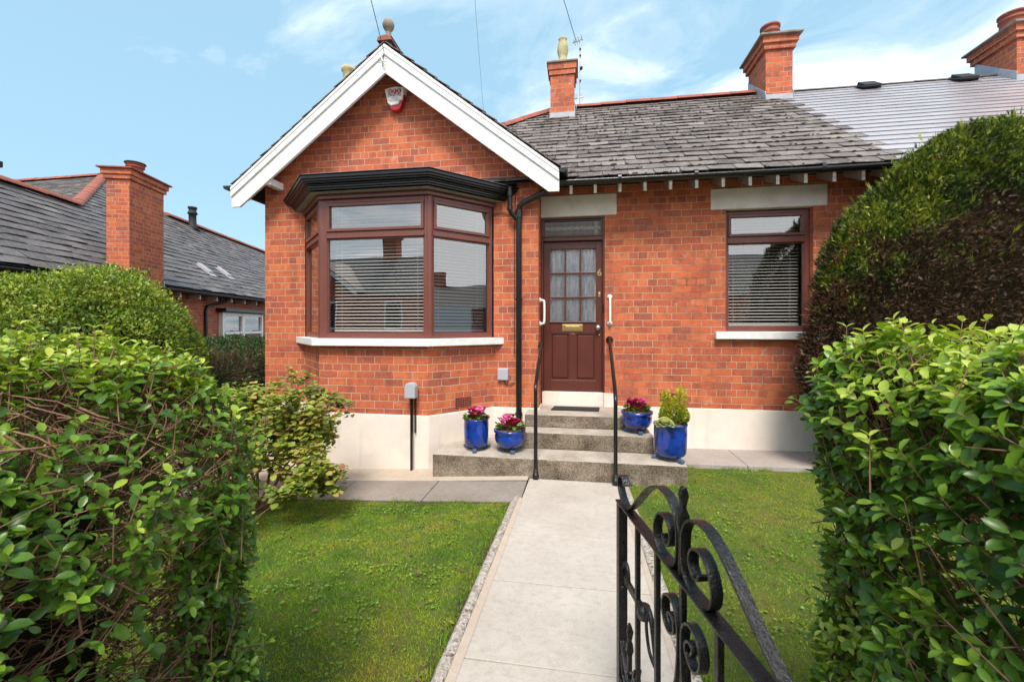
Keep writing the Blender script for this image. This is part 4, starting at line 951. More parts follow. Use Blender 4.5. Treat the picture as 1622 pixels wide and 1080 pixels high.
pot('tall blue pot holding the golden conifer at the end of the lowest step', .945, 4.53, .196, tall(.163,.33), .145, rot=.5)
def cyclamen(label, x, y, z, r, n, tints, white=0):
    t = thing('cyclamen', label, 'flowering plant', (x,y,z), 'cyclamens in the blue pots')
    N_ = 130; a = rng.uniform(0, 2*np.pi, N_); rr = r*np.sqrt(rng.uniform(0,1,N_)); P = np.stack([x+rr*np.cos(a), y+rr*np.sin(a), z+rng.uniform(.0,.05,N_)], 1)
    D = np.stack([np.cos(a)*.8, np.sin(a)*.8, rng.uniform(.1,.9,N_)], 1)+rng.normal(0,.25,(N_,3))
    Ln = rng.uniform(.03,.05,N_); scatter('leaves', tpl_leaf(), P, D, np.tile([0,0,1.],(N_,1))+rng.normal(0,.2,(N_,3)), Ln, Ln*.9, rng.uniform(0,.55,N_), M['privet'], t)
    Ps, Ds, Ns, Ts = [], [], [], []; A, B = [], []
    for i in range(n):
        ang = rng.uniform(0, 2*np.pi); q = r*.8*math.sqrt(rng.uniform()); cx_, cy_ = x+q*math.cos(ang), y+q*math.sin(ang); cz_ = z+rng.uniform(.06,.125)
        A.append((x+q*.5*math.cos(ang), y+q*.5*math.sin(ang), z)); B.append((cx_,cy_,cz_)); tn = tints[i % len(tints)]
        if cx_ < x and len(tints) > 1: tn = tints[0]
        elif len(tints) > 1: tn = tints[1]
        for k in range(5):
            b_ = 2*math.pi*k/5+rng.uniform(-.2,.2); Ps.append((cx_,cy_,cz_)); Ds.append((math.cos(b_)*.6, math.sin(b_)*.6, rng.uniform(.4,1.0))); Ns.append((-math.cos(b_), -math.sin(b_), .7)); Ts.append(tn+rng.uniform(-.08,.08))
    m_ = len(Ps); Ln = rng.uniform(.028,.044,m_)
    scatter('petals', tpl_leaf(), np.array(Ps), np.array(Ds), np.array(Ns), Ln, Ln*.75, np.clip(np.array(Ts),0,1), M['petal'], t)
    tubes('stems', A, B, np.full(n,.0022), np.full(n,.0016), M['redink'], t)
cyclamen('deep pink and lilac cyclamen in the tall pot at the bay wall', -1.116, 4.56, .525, .125, 42, (.25,.62))
cyclamen('bright pink and crimson cyclamen in the bowl beside the downpipe', -.737, 4.55, .445, .15, 60, (.66,.10))
cyclamen('dark magenta cyclamen in the bowl on the middle step', .654, 4.86, .62, .14, 44, (.05,.5))
def golden():
    x, y, z = .985, 4.56, .545
    t = thing('golden_conifer', 'small feathery golden conifer with a forked top in the tall blue pot', 'conifer', (x,y,z))
    part('stem', M['barkd'], t, lambda b: [b.tube([(x,y,z-.02),(x-.03,y,z+.15),(x-.06,y,z+.28)], [.012,.009,.004], 6), b.tube([(x,y,z+.05),(x+.05,y,z+.2),(x+.07,y,z+.33)], [.01,.007,.003], 6)])
    blobs = [(x-.075,y,z+.20,.055,.15),(x+.065,y,z+.235,.055,.165),(x,y,z+.11,.125,.11),(x-.09,y-.02,z+.09,.06,.08),(x+.10,y,z+.08,.05,.08)]
    P, D = [], []
    for bx, by, bz, rr, hh in blobs:
        n = int(950*rr/.1); u = nrm(rng.normal(0,1,(n,3))); q = rng.uniform(.35,1.03,n)[:,None]**.6
        P.append(np.array([[bx,by,bz]])+u*q*np.array([[rr,rr,hh]])); D.append(u*np.array([[.7,.7,.3]])+np.array([[0,0,.75]])+rng.normal(0,.25,(n,3)))
    P = np.concatenate(P); D = np.concatenate(D); n = len(P); Ln = rng.uniform(.02,.042,n)
    hgt = (P[:,2]-z)/.4
    scatter('foliage', tpl_spray(), P, D, rng.normal(0,1,(n,3)), Ln, Ln*1.0, np.clip(.15+.7*hgt+rng.normal(0,.22,n),0,1), M['gold'], t)
golden()
def cabbage():
    x, y, z = .87, 4.44, .555
    t = thing('ornamental_cabbage', 'pale cream ornamental cabbage beside the golden conifer', 'plant', (x,y,z))
    P, D, N_, Ln, T_ = [], [], [], [], []
    for k in range(90):
        f = k/90; a = k*2.4; el = .1+1.3*(1-f)**.9
        P.append((x+math.cos(a)*.03*f, y+math.sin(a)*.03*f, z+.055*(1-f)+.01)); D.append((math.cos(a)*math.cos(el), math.sin(a)*math.cos(el), math.sin(el))); N_.append((-math.cos(a)*math.sin(el), -math.sin(a)*math.sin(el), math.cos(el)+.3)); Ln.append(.03+.055*f); T_.append(1-.9*max(0,(f-.6)/.4))
    scatter('leaves', tpl_leaf(), np.array(P), np.array(D), np.array(N_), np.array(Ln), np.array(Ln)*1.0, np.array(T_), M['cabb'], t)
cabbage()

# ------------------------------------------------------------------ iron gate
g0 = Vector((.156,1.54,0)); gd = Vector((.2252,-.9743,0)).normalized(); gn = Vector((gd.y,-gd.x,0)); GL = .965; zg = .165
gate = thing('garden_gate', 'open black wrought iron gate with scrolls and a flat top rail', 'gate', tuple(g0+Vector((0,0,zg))))
GP = lambda s, z: g0+gd*s+Vector((0,0,z))
def curve(pts, n=5): return [GP(p.x, p.y) for p in smoothpath([(a,b,0) for a,b in pts], n)]
part('top_rail', M['iron'], gate, lambda b: b.ribbon([GP(-.018,.943), GP(.3,.943), GP(GL+.018,.943)], gn, .037, .007), .002)
part('middle_rail', M['iron'], gate, lambda b: b.ribbon([GP(.0,.33), GP(GL,.33)], gn, .03, .008), .002)
part('bottom_rail', M['iron'], gate, lambda b: b.ribbon([GP(0,.23), GP(GL,.23)], gn, .036, .009), .002)
for k, s in enumerate((0, GL)): part('stile', M['iron'], gate, lambda b: b.obox(GP(s-.014,.19)-gn*.016, gd*.028, gn*.032, (0,0,.749)), .002)
for s in (.152,.303,.455,.615,.785):
    part('bar', M['iron'], gate, lambda b: b.obox(GP(s-.0075,.235)-gn*.0075, gd*.015, gn*.015, (0,0,.703)), .0015)
A_ = [(.075,1.035),(.052,1.020),(.040,1.035),(.020,1.044),(-.004,1.028),(-.008,.996),(.020,.965),(.065,.950),(.115,.972),(.178,1.026),(.245,1.082),(.312,1.117),(.366,1.122),(.408,1.108),(.436,1.075),(.443,1.03),(.437,.98),(.415,.950),(.379,.938),(.339,.945),(.312,.968),(.305,1.005),(.326,1.045),(.362,1.060),(.396,1.045),(.405,1.012),(.388,.990),(.366,.992),(.358,1.008)]
part('scroll', M['iron'], gate, lambda b: b.ribbon(curve(A_), gn, .026, .006))
part('scroll', M['iron'], gate, lambda b: b.ribbon(curve([(.91-(s if s > .2 else s-(.2-s)*.42), z) for s, z in A_]), gn, .026, .006))
part('leaf_finial', M['iron'], gate, lambda b: b.ribbon([GP(.455,.945),GP(.455,1.05),GP(.455,1.082),GP(.456,1.10),GP(.456,1.12),GP(.457,1.133),GP(.457,1.15),GP(.457,1.166),GP(.457,1.172)], gn, .024, .014, [.9,.9,1.3,1.2,.5,.7,1.0,.7,.2]), .003)
for sg in (-1, 1):
    q = [(.455+sg*d, z) for d, z in ((.055,.795),(.065,.812),(.05,.822),(.032,.808),(.032,.785),(.058,.768),(.086,.778),(.100,.812),(.088,.848),(.055,.862),(.028,.850),(.012,.82),(.010,.76),(.02,.68),(.05,.60),(.085,.52),(.10,.46),(.085,.41),(.05,.395),(.028,.415),(.03,.445),(.052,.452))]
    part('lower_scroll', M['iron'], gate, lambda b: b.ribbon(curve(q), gn, .024, .006))
    q2 = [(.455+sg*(.455-d), z) for d, z in ((.01,.46),(.05,.40),(.10,.375),(.135,.385),(.15,.42),(.13,.44),(.112,.425))]
    part('corner_scroll', M['iron'], gate, lambda b: b.ribbon(curve(q2), gn, .024, .006))
part('latch', M['iron'], gate, lambda b: [b.ribbon([GP(.0,.69),GP(.21,.69)], gn, .010, .026), b.tube(curve([(.012,.715),(.03,.745),(.055,.742),(.066,.715),(.068,.68)],4), .007, 8),
    b.lathe([(.018,-.02),(.022,0),(.018,.02)], tuple(GP(.205,.69)), 12), b.tube(curve([(.21,.69),(.235,.72),(.262,.70),(.285,.64),(.292,.60)],4), .008, 8), b.tube(curve([(.235,.72),(.222,.66),(.245,.60),(.285,.585)],4), .005, 6)])
part('bolt', M['iron'], gate, lambda b: b.lathe([(.013,0),(.013,.008),(.007,.010),(.007,.018),(0,.018)], tuple(GP(.0,.645)-gn*0), 8, axis='Y'))
part('spear_finial', M['iron'], gate, lambda b: [b.ribbon([GP(.078,.33),GP(.078,.46),GP(.078,.475),GP(.079,.50),GP(.079,.51),GP(.08,.54),GP(.08,.565)], gn, .02, .012, [.6,.7,1.2,.9,.5,1.1,.3]), b.ribbon([GP(.0,.465),GP(.04,.36),GP(.078,.335),GP(.116,.36),GP(.15,.465)], gn, .026, .006)])
for z in (.32,.85): part('hinge', M['iron'], gate, lambda b: b.tube([GP(GL+.03,z-.03),GP(GL+.03,z+.03)], .014, 10))
gp = thing('gate_post', 'short black iron post carrying the hinges of the garden gate', 'gate post', tuple(GP(GL+.075,.2)))
part('shaft', M['iron'], gp, lambda b: b.obox(GP(GL+.05,.15)-gn*.025, gd*.05, gn*.05, (0,0,.66)), .004)
part('post_cap', M['iron'], gp, lambda b: b.lathe([(.034,0),(.034,.012),(.02,.03),(0,.036)], tuple(GP(GL+.075,.81)), 12), .002)

# ------------------------------------------------------------------ hedges
def box_surface(n, x0, x1, y0, y1, z0, z1, r, faces):
    """points + outward normals on the chosen faces ('+x','-x','+y','-y','+z') of a rounded box"""
    ar = {'+x': (y1-y0)*(z1-z0), '-x': (y1-y0)*(z1-z0), '+y': (x1-x0)*(z1-z0), '-y': (x1-x0)*(z1-z0), '+z': (x1-x0)*(y1-y0)}
    tot = sum(ar[f] for f in faces); P, N_ = [], []
    for f in faces:
        k = int(n*ar[f]/tot); a = rng.uniform(0,1,(k,3)); p = np.stack([x0+(x1-x0)*a[:,0], y0+(y1-y0)*a[:,1], z0+(z1-z0)*a[:,2]], 1); nn = np.zeros((k,3))
        ax = 'xyz'.index(f[1]); sgn = 1 if f[0] == '+' else -1; p[:,ax] = [(x0,x1),(y0,y1),(z0,z1)][ax][1 if sgn > 0 else 0]; nn[:,ax] = sgn; P.append(p); N_.append(nn)
    P = np.concatenate(P); N_ = np.concatenate(N_)
    lo = np.array([x0+r,y0+r,z0]); hi = np.array([x1-r,y1-r,z1-r]); c = np.clip(P, lo, hi); d = P-c; l = np.linalg.norm(d, axis=1, keepdims=True)
    return c+d/np.maximum(l,1e-6)*np.minimum(l, r), nrm(d/np.maximum(l,1e-6))
def privet_hedge(label, box, r, faces, nshoot, leafL, sparse, twigs, ntw, twdir, keep=None, bulge=.05, tint0=.0):
    x0,x1,y0,y1,z0,z1 = box
    t = thing('privet_hedge', label, 'hedge', ((x0+x1)/2,(y0+y1)/2,z0), 'privet hedges flanking the gateway')
    P, N_ = box_surface(nshoot, *box, r, faces)
    P = P+N_*(bulge*fbm(P, 2.2, 3.1)*1.6+bulge*.5*fbm(P, 6.0, 9.0))[:,None]
    dens = fbm(P, 3.0, 5.5)+.5*fbm(P, 7.0, 2.2); top = np.clip((P[:,2]-(z1-.22))/.2, 0, 1)
    low = np.clip((.75-P[:,2])/.5, 0, 1)
    ok = rng.uniform(0,1,len(P)) < np.clip(1-sparse+dens*1.5*sparse/.6+top*.8+low*.3, .10, 1)
    if keep is not None: ok &= keep(P)
    P, N_, top = P[ok], N_[ok], top[ok]; n = len(P)
    up = np.array([[0,0,1.]])
    D = nrm(N_*.75+up*(.35+.55*rng.uniform(0,1,(n,1)))+rng.normal(0,.35,(n,3)))
    Ls = rng.uniform(.03,.085,n); base = P-D*(Ls[:,None]+rng.uniform(0,.05,(n,1)))-N_*(.10*rng.uniform(0,1,(n,1))**2.5)
    far = rng.uniform(0,1,n) < .07; Ls = np.where(far, Ls*1.6, Ls); tip = base+D*Ls[:,None]+0
    tubes('twigs', base-D*.05, tip, np.full(n,.0022), np.full(n,.0009), M['bark'], t, 3)
    a0 = nrm(np.cross(D, nrm(rng.normal(0,1,(n,3))))); a1 = np.cross(D, a0)
    LP, LD, LN, LL, LT = [], [], [], [], []
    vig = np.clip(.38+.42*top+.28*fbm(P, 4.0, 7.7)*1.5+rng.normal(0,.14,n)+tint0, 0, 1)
    npair = 4
    for k in range(npair):
        f = 1-(k*.27)
        ok2 = rng.uniform(0,1,n) < (1.0,.95,.75,.5)[k]
        rad = a0 if k % 2 == 0 else a1
        for sg in (-1, 1):
            q = ok2 & (rng.uniform(0,1,n) < .93)
            pos = base+D*(Ls*f)[:,None]; open_ = .45+.45*k/3
            dr = nrm(D*(1-open_*.75)+rad*sg*(.55+open_*.5)+up*-.05+rng.normal(0,.14,(n,3)))
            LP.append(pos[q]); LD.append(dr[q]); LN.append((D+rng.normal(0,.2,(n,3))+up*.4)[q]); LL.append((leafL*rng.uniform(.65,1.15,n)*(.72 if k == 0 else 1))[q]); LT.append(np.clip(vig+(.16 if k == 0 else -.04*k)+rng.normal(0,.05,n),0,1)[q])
    LP, LD, LN, LL, LT = map(np.concatenate, (LP, LD, LN, LL, LT))
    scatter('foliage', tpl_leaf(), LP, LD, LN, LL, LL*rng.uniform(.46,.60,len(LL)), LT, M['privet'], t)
    # woody interior: many crossing branches
    k = ntw; B = np.stack([rng.uniform(x0+.04,x1-.02,k), rng.uniform(y0+.04,y1-.02,k), rng.uniform(z0,z1-.05,k)], 1)
    if keep is not None: B = B[keep(B)]
    k = len(B); dd = nrm(np.array([twdir])+rng.normal(0,.55,(k,3))); ln = rng.uniform(.05,.20,k)
    lo = np.array([x0+.01,y0+.01,z0]); hi = np.array([x1-.04,y1-.05,z1-.06]); lo = lo+np.array([.03,0,0])
    A = B-dd*ln[:,None]*.5; C = B+dd*ln[:,None]*.5
    def inside(Q):
        l0 = np.array([x0+r,y0+r,z0]); h0 = np.array([x1-r,y1-r,z1-r]); c_ = np.clip(Q, l0, h0); d_ = Q-c_; l_ = np.linalg.norm(d_, axis=1, keepdims=True)
        return c_+d_/np.maximum(l_,1e-6)*np.minimum(l_, r-.05)
    A, C = inside(A), inside(C); rr = rng.uniform(.0006,.0015,k)*rng.choice([1,1,1,1,2.2],k)
    tubes('branches', A, C, rr, rr*.55, M['bark'], t, 4, rng.normal(0,.012,(k,3)))
    k = 3600; Bq = np.stack([rng.uniform(x0+.1,x1-.04,k), rng.uniform(y0+.1,y1-.04,k), rng.uniform(z0,z1-.05,k)], 1); Bq = inside(Bq)
    if keep is not None: Bq = Bq[keep(Bq)]
    k = len(Bq); Lq = leafL*rng.uniform(.6,1.1,k)
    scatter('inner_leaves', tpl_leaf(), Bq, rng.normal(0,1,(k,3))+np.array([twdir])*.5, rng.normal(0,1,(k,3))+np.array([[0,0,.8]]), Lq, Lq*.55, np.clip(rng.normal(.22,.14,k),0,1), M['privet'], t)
    # dark box added inside to block light, deep shade put into its colour
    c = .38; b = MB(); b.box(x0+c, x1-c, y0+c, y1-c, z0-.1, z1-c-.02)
    co_ = b.build('shade_core', M['core'], t)
    return t
privet_hedge('leafy privet hedge with bare brown twigs showing, on the bay window side of the gateway', (-2.6,-.83,-.2,1.27,.1,1.52), .42, ['+x','+y','+z'], 14500, .033, .62, True, 14000, (1,.25,.25),
             keep=lambda P: (P[:,0] > -1.75))
privet_hedge('dense glossy privet hedge behind the open gate', (.60,2.6,-.2,1.27,.1,1.55), .18, ['-x','+y','+z'], 12500, .036, .10, True, 4500, (-1,.2,.3),
             keep=lambda P: (P[:,0] < 1.6))

def ell_cloud(n, c, r, sup=2.4, jitter=.04, lowcut=-.98):
    u = nrm(rng.normal(0,1,(n,3))); k = (np.abs(u)**sup).sum(1)**(-1/sup); P = u*k[:,None]; ok = P[:,2] > lowcut; P = P[ok]; u = u[ok]
    N_ = nrm(np.sign(P)*np.abs(P)**(sup-1)/np.array([r])); P = P*np.array([r])+np.array([c])
    return P+N_*rng.normal(0,jitter,(len(P),1)), N_
# big clipped conifer against the facade
def topiary():
    c, r = (4.47,4.86,1.3), (2.09,.50,2.29)
    t = thing('clipped_conifer', 'huge rounded clipped conifer, green above and dead brown below', 'topiary', (c[0],c[1],0))
    P, N_ = ell_cloud(260000, c, r, 2.02, .03)
    ok = (P[:,2] > -.1) & ((N_[:,1] < .35) | (N_[:,2] > .45)); P, N_ = P[ok], N_[ok]
    P = P+N_*(.10*fbm(P,1.6,1.0)+.05*fbm(P,5.0,4.0))[:,None]
    # the lower left edge narrows a little towards the ground
    n = len(P); D = nrm(N_*.8+rng.normal(0,.45,(n,3))+np.array([[0,0,.45]])); Ln = rng.uniform(.025,.065,n)
    dead = (P[:,2]+.5*fbm(P,1.1,8.0)+.45*fbm(P,5.0,3.0)+rng.normal(0,.10,n)) < 2.25+.26*(P[:,0]-3.1)
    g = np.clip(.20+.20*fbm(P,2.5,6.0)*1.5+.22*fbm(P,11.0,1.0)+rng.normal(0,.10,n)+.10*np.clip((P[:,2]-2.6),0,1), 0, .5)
    patch = rng.uniform(0,1,n) < .06
    br = np.clip(.70+rng.normal(0,.10,n)+.15*fbm(P,4.0,2.0), .54, 1.0)
    tint = np.where(dead | patch, br, g)
    tint = np.where(dead & (rng.uniform(0,1,n) < np.clip((P[:,0]-4.0)*.22,0,.3)), rng.uniform(.1,.3,n), tint)
    scatter('foliage', tpl_spray(), P, D, rng.normal(0,1,(n,3))+N_*.3, Ln, Ln*.8, tint, M['conifer'], t)
    S1, S2 = ell_cloud(2600, c, r, 2.02, .03); q = (S2[:,1] < .3)&(S1[:,2] > 2.1); S1, S2 = S1[q], S2[q]; k = len(S1); Ls = rng.uniform(.07,.14,k)
    scatter('stray_shoots', tpl_spray(), S1, S2+np.array([[0,0,.9]])+rng.normal(0,.3,(k,3)), rng.normal(0,1,(k,3)), Ls, Ls*.55, rng.uniform(.3,.5,k), M['conifer'], t)
    k = 6000; B, NB = ell_cloud(k, c, tuple(x-.05 for x in r), 2.02, .05); q = (B[:,2] < 2.5)&(B[:,2] > -.1)&(NB[:,1] < .35); B, NB = B[q], NB[q]; k = len(B)
    tubes('twigs', B-NB*.08, B+NB*.06+rng.normal(0,.05,(k,3)), np.full(k,.0025), np.full(k,.001), M['bark'], t, 3)
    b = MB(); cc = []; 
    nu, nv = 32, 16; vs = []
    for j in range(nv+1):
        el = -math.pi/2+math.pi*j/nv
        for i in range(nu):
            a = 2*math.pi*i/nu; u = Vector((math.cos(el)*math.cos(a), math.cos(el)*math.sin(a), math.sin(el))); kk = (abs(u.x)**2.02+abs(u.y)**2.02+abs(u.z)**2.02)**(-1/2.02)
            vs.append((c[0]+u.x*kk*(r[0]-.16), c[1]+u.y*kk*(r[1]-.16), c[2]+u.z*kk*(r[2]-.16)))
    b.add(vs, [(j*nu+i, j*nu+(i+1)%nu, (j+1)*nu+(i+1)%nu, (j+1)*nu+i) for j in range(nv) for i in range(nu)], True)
    b.build('shade_mass', M['core'], t)  # near-black fill standing in for shade between the sprays
    # dead sprig leaning out at the lower left
    m_ = 900; s = rng.uniform(0,1,m_); ax = np.stack([2.98-.38*s+.14*np.sin(s*5), np.full(m_,4.62), 1.05+.42*s], 1) ; ax[:,0] = 3.05-.42*s; ax[:,2] = .75+.75*s
    Pq = ax+rng.normal(0,1,(m_,3))*(.07*(1.1-s))[:,None]; scatter('dead_sprig', tpl_spray(), Pq, np.tile([-.45,0,.8],(m_,1))+rng.normal(0,.5,(m_,3)), rng.normal(0,1,(m_,3)), rng.uniform(.03,.07,m_), rng.uniform(.03,.05,m_), rng.uniform(.58,.9,m_), M['conifer'], t)
topiary()
def bush(name, label, cat, c, r, n, leaf, m, sup=2.6, tint=(.45,.2), core=True, ymax=1.0, jit=.05, low=-.1, wob=.10):
    t = thing(name, label, cat, (c[0],c[1],low))
    P, N_ = ell_cloud(n, c, r, sup, jit); ok = (P[:,2] > low); P, N_ = P[ok], N_[ok]; P = P+N_*(wob*fbm(P,2.0,2.0)*1.4+wob*.6*fbm(P,6.0,4.0))[:,None]; n = len(P)
    D = nrm(N_*.6+rng.normal(0,.6,(n,3))+np.array([[0,0,.4]])); Ln = leaf*rng.uniform(.6,1.3,n)
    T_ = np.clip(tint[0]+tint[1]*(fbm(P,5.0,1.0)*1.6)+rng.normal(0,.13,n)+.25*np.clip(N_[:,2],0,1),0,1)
    scatter('foliage', tpl_diamond(), P, D, rng.normal(0,.7,(n,3))+N_*.6+np.array([[0,0,.5]]), Ln, Ln*.55, T_, m, t)
    k = n//12; i = rng.integers(0,n,k); tubes('twigs', P[i]-N_[i]*.22, P[i]+D[i]*.03, np.full(k,.0035), np.full(k,.0012), M['bark'], t, 3)
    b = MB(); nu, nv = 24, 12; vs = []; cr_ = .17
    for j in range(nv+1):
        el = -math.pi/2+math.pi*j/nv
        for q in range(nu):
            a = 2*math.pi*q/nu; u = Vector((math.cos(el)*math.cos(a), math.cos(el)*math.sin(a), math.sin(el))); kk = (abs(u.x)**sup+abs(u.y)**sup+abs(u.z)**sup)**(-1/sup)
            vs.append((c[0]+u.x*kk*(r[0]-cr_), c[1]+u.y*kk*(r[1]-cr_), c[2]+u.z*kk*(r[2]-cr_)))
    b.add(vs, [(j*nu+q, j*nu+(q+1)%nu, (j+1)*nu+(q+1)%nu, (j+1)*nu+q) for j in range(nv) for q in range(nu)], True); b.build('shade_mass', M['core'], t)  # near-black fill standing in for shade among the leaves
    return t
bush('garden_bush', 'big clipped light green bush in front of the neighbouring brick chimney', 'bush', (-5.35,3.75,.70), (1.15,.9,1.36), 130000, .036, M['bushleaf'], 2.7, (.52,.3), low=-.4)
bush('boundary_hedge', 'low dark green hedge below the white neighbouring window', 'hedge', (-5.78,6.3,.35), (1.35,1.6,.92), 80000, .034, M['hedgedk'], 7.0, (.5,.2), low=-.5, wob=.04)
# bronzed shrub in the lawn corner
def shrub():
    x, y = -2.93, 3.42; z = float(gz(np.array(x),np.array(y)))-.03
    t = thing('bronzed_shrub', 'open shrub with yellow-green bronzed leaves before the bay wall', 'shrub', (x,y,z))
    b = MB(); tips = []
    def grow(p, d, l, r, lev):
        q = p+d*l; mid = p+d*l*.5+Vector([random.uniform(-.1,.1)*l for _ in range(3)]); b.tube([p, mid, q], [r, r*.85, r*.68], 6 if r > .006 else 4)
        if lev == 0: tips.append((q, d)); return
        if lev <= 2: tips.append((mid, d))
        for _ in range(random.choice((2,3,3))):
            nd_ = (d*.9+Vector((random.gauss(0,.55), random.gauss(0,.5), random.gauss(.05,.32)))).normalized(); grow(q, nd_, l*random.uniform(.62,.92), r*.66, lev-1)
    root = Vector((x,y,z-.03))
    for d in ((.12,-.1,1.2),(-.45,.1,1.1),(.50,.1,.75),(-.15,.2,1.3),(-.8,-.1,.8),(.2,.2,.9),(-.5,-.2,.7),(.75,-.1,.55)):
        grow(root+Vector((random.uniform(-.03,.03),random.uniform(-.03,.03),0)), Vector(d).normalized(), random.uniform(.33,.41), .016, 4)
    for px_, py_, pz_ in ((.10,.1,1.12),(.28,.05,1.10),(.55,.0,1.0),(-.1,.0,1.05)):
        q = root+Vector((px_,py_,pz_)); b.tube([root+Vector((px_*.5,0,.65)), root+Vector((px_*.8,0,.9)), q], [.004,.003,.0015], 4); tips.append((q, Vector((0,0,1))))
    b.build('stems', M['bark'], t)
    P, D, N_, Ln = [], [], [], []
    for q, d in tips:
        w_ = 15 if q.z > z+.25 else 3
        for k in range(w_):
            a = random.uniform(0, 6.283); dd = Vector((math.cos(a), math.sin(a), random.uniform(-.35,.5)))+d*.3
            P.append(q+Vector([random.gauss(0,.03) for _ in range(3)])); D.append(dd); N_.append((random.gauss(0,.35),random.gauss(0,.35)-.2,1)); Ln.append(random.uniform(.035,.068))
    P = np.array([tuple(p) for p in P]); n = len(P); Ln = np.array(Ln)
    T_ = np.clip(.42+.45*fbm(P,3.5,2.0)+rng.normal(0,.2,n),0,1)
    scatter('foliage', tpl_leaf(), P, np.array([tuple(d) for d in D]), np.array(N_), Ln, Ln*.8, T_, M['shrub'], t)
shrub()
# ------------------------------------------------------------------ grass
def grass():
    def samp(n, x0, x1, y0, y1, near):
        X = rng.uniform(x0,x1,n); Y = y0+(y1-y0)*rng.uniform(0,1,n)**near; return X, Y
    XY = [samp(150000,-2.75,-.60,.9,3.67,1.15), samp(100000,.50,2.9,1.1,4.88,1.1), samp(6000,-.66,-.585,.9,3.67,1)]
    X = np.concatenate([a[0] for a in XY]); Y = np.concatenate([a[1] for a in XY]); n = len(X)
    P2 = np.stack([X,Y,np.zeros(n)],1); f1 = fbm(P2,1.5,3.0); f2 = fbm(P2,6.0,8.0); f3 = fbm(P2, 14.0, 1.0)
    edge = np.clip(np.minimum(np.abs(X+.585), np.abs(3.69-Y))/.10, 0, 1)*np.where(X > 0, 1, 1)
    ok = rng.uniform(0,1,n) < np.clip(.75+f3*1.2,.15,1)*np.where(X < 0, .15+.85*edge, 1); X, Y, f1, f2 = X[ok], Y[ok], f1[ok], f2[ok]; n = len(X)
    Z = lawn_z(X, Y)+.012*np.array([noise.noise(Vector((x*2.3,y*2.3,0))) for x, y in zip(X, Y)])
    P = np.stack([X,Y,Z-.002],1); D = rng.normal(0,.55,(n,3)); D[:,2] = .8; Ln = rng.uniform(.009,.026,n)*(1+.4*f1); 
    T_ = np.clip(.46-.55*f1-.35*f2+rng.normal(0,.13,n),0,1)
    o = scatter('grass', tpl_blade(), P, D, rng.normal(0,1,(n,3)), Ln, rng.uniform(.003,.006,n), T_, M['grass'], None, False); tag(o, kind='stuff')
    # clover and small broad-leaved weeds
    m_ = 16000; X = np.concatenate([rng.uniform(-2.7,-.62,m_//2), rng.uniform(.55,2.7,m_//2)]); Y = np.concatenate([rng.uniform(1.0,3.6,m_//2), rng.uniform(1.2,4.8,m_//2)])
    P2 = np.stack([X,Y,np.zeros(m_)],1); ok = (fbm(P2,4.0,11.0)+.4*fbm(P2,11.,2.)) > .16; X, Y = X[ok], Y[ok]; n = len(X)
    P = np.stack([X,Y,lawn_z(X,Y)+rng.uniform(.008,.026,n)],1); D = rng.normal(0,1,(n,3)); D[:,2] = .25; Ln = rng.uniform(.010,.022,n)
    o = scatter('clover', tpl_leaf(), P, D, np.tile([0,0,1.],(n,1))+rng.normal(0,.3,(n,3)), Ln, Ln*.7, rng.uniform(.3,1,n), M['clover'], None); tag(o, kind='stuff')
grass()
def litter():
    n = 130; X = np.concatenate([rng.uniform(-2.6,-.62,70), rng.uniform(.5,2.6,60)]); Y = rng.uniform(1.2,4.6,n); ok = (X > 0) | (Y < 3.65); X, Y = X[ok], Y[ok]; n = len(X)
    P = np.stack([X,Y,lawn_z(X,Y)+.022],1); D = rng.normal(0,1,(n,3)); D[:,2] = .1; Ln = rng.uniform(.015,.032,n)
    o = scatter('fallen_leaves', tpl_leaf(), P, D, np.tile([0,0,1.],(n,1))+rng.normal(0,.4,(n,3)), Ln, Ln*.6, rng.uniform(.5,.95,n), M['conifer'], None); tag(o, kind='stuff')
    # longer ragged tufts hugging the kerbs, the steps and the slab edges
    segs = [((-.60,1.0),(-.60,3.6),900),((.50,1.2),(.50,4.2),1100),((.52,4.30),(1.06,4.30),500),((1.08,4.34),(1.08,4.88),300),((1.1,4.89),(2.9,4.89),900),((-2.7,3.67),(-.62,3.67),700)]
    Ps = []
    for a, b, k in segs:
        f = rng.uniform(0,1,k); q = np.array(a)[None]*(1-f[:,None])+np.array(b)[None]*f[:,None]; q = q+rng.normal(0,.012,(k,2)); keep = np.array([noise.noise(Vector((x*5,y*5,3))) for x, y in q]) > -.12; Ps.append(q[keep])
    q = np.concatenate(Ps); n = len(q); P = np.stack([q[:,0],q[:,1],lawn_z(q[:,0],q[:,1])],1); D = rng.normal(0,.4,(n,3)); D[:,2] = .9
    o = scatter('edge_grass', tpl_blade(), P, D, rng.normal(0,1,(n,3)), rng.uniform(.025,.065,n), rng.uniform(.003,.005,n), rng.uniform(.1,.7,n), M['grass'], None, False); tag(o, kind='stuff')
litter()

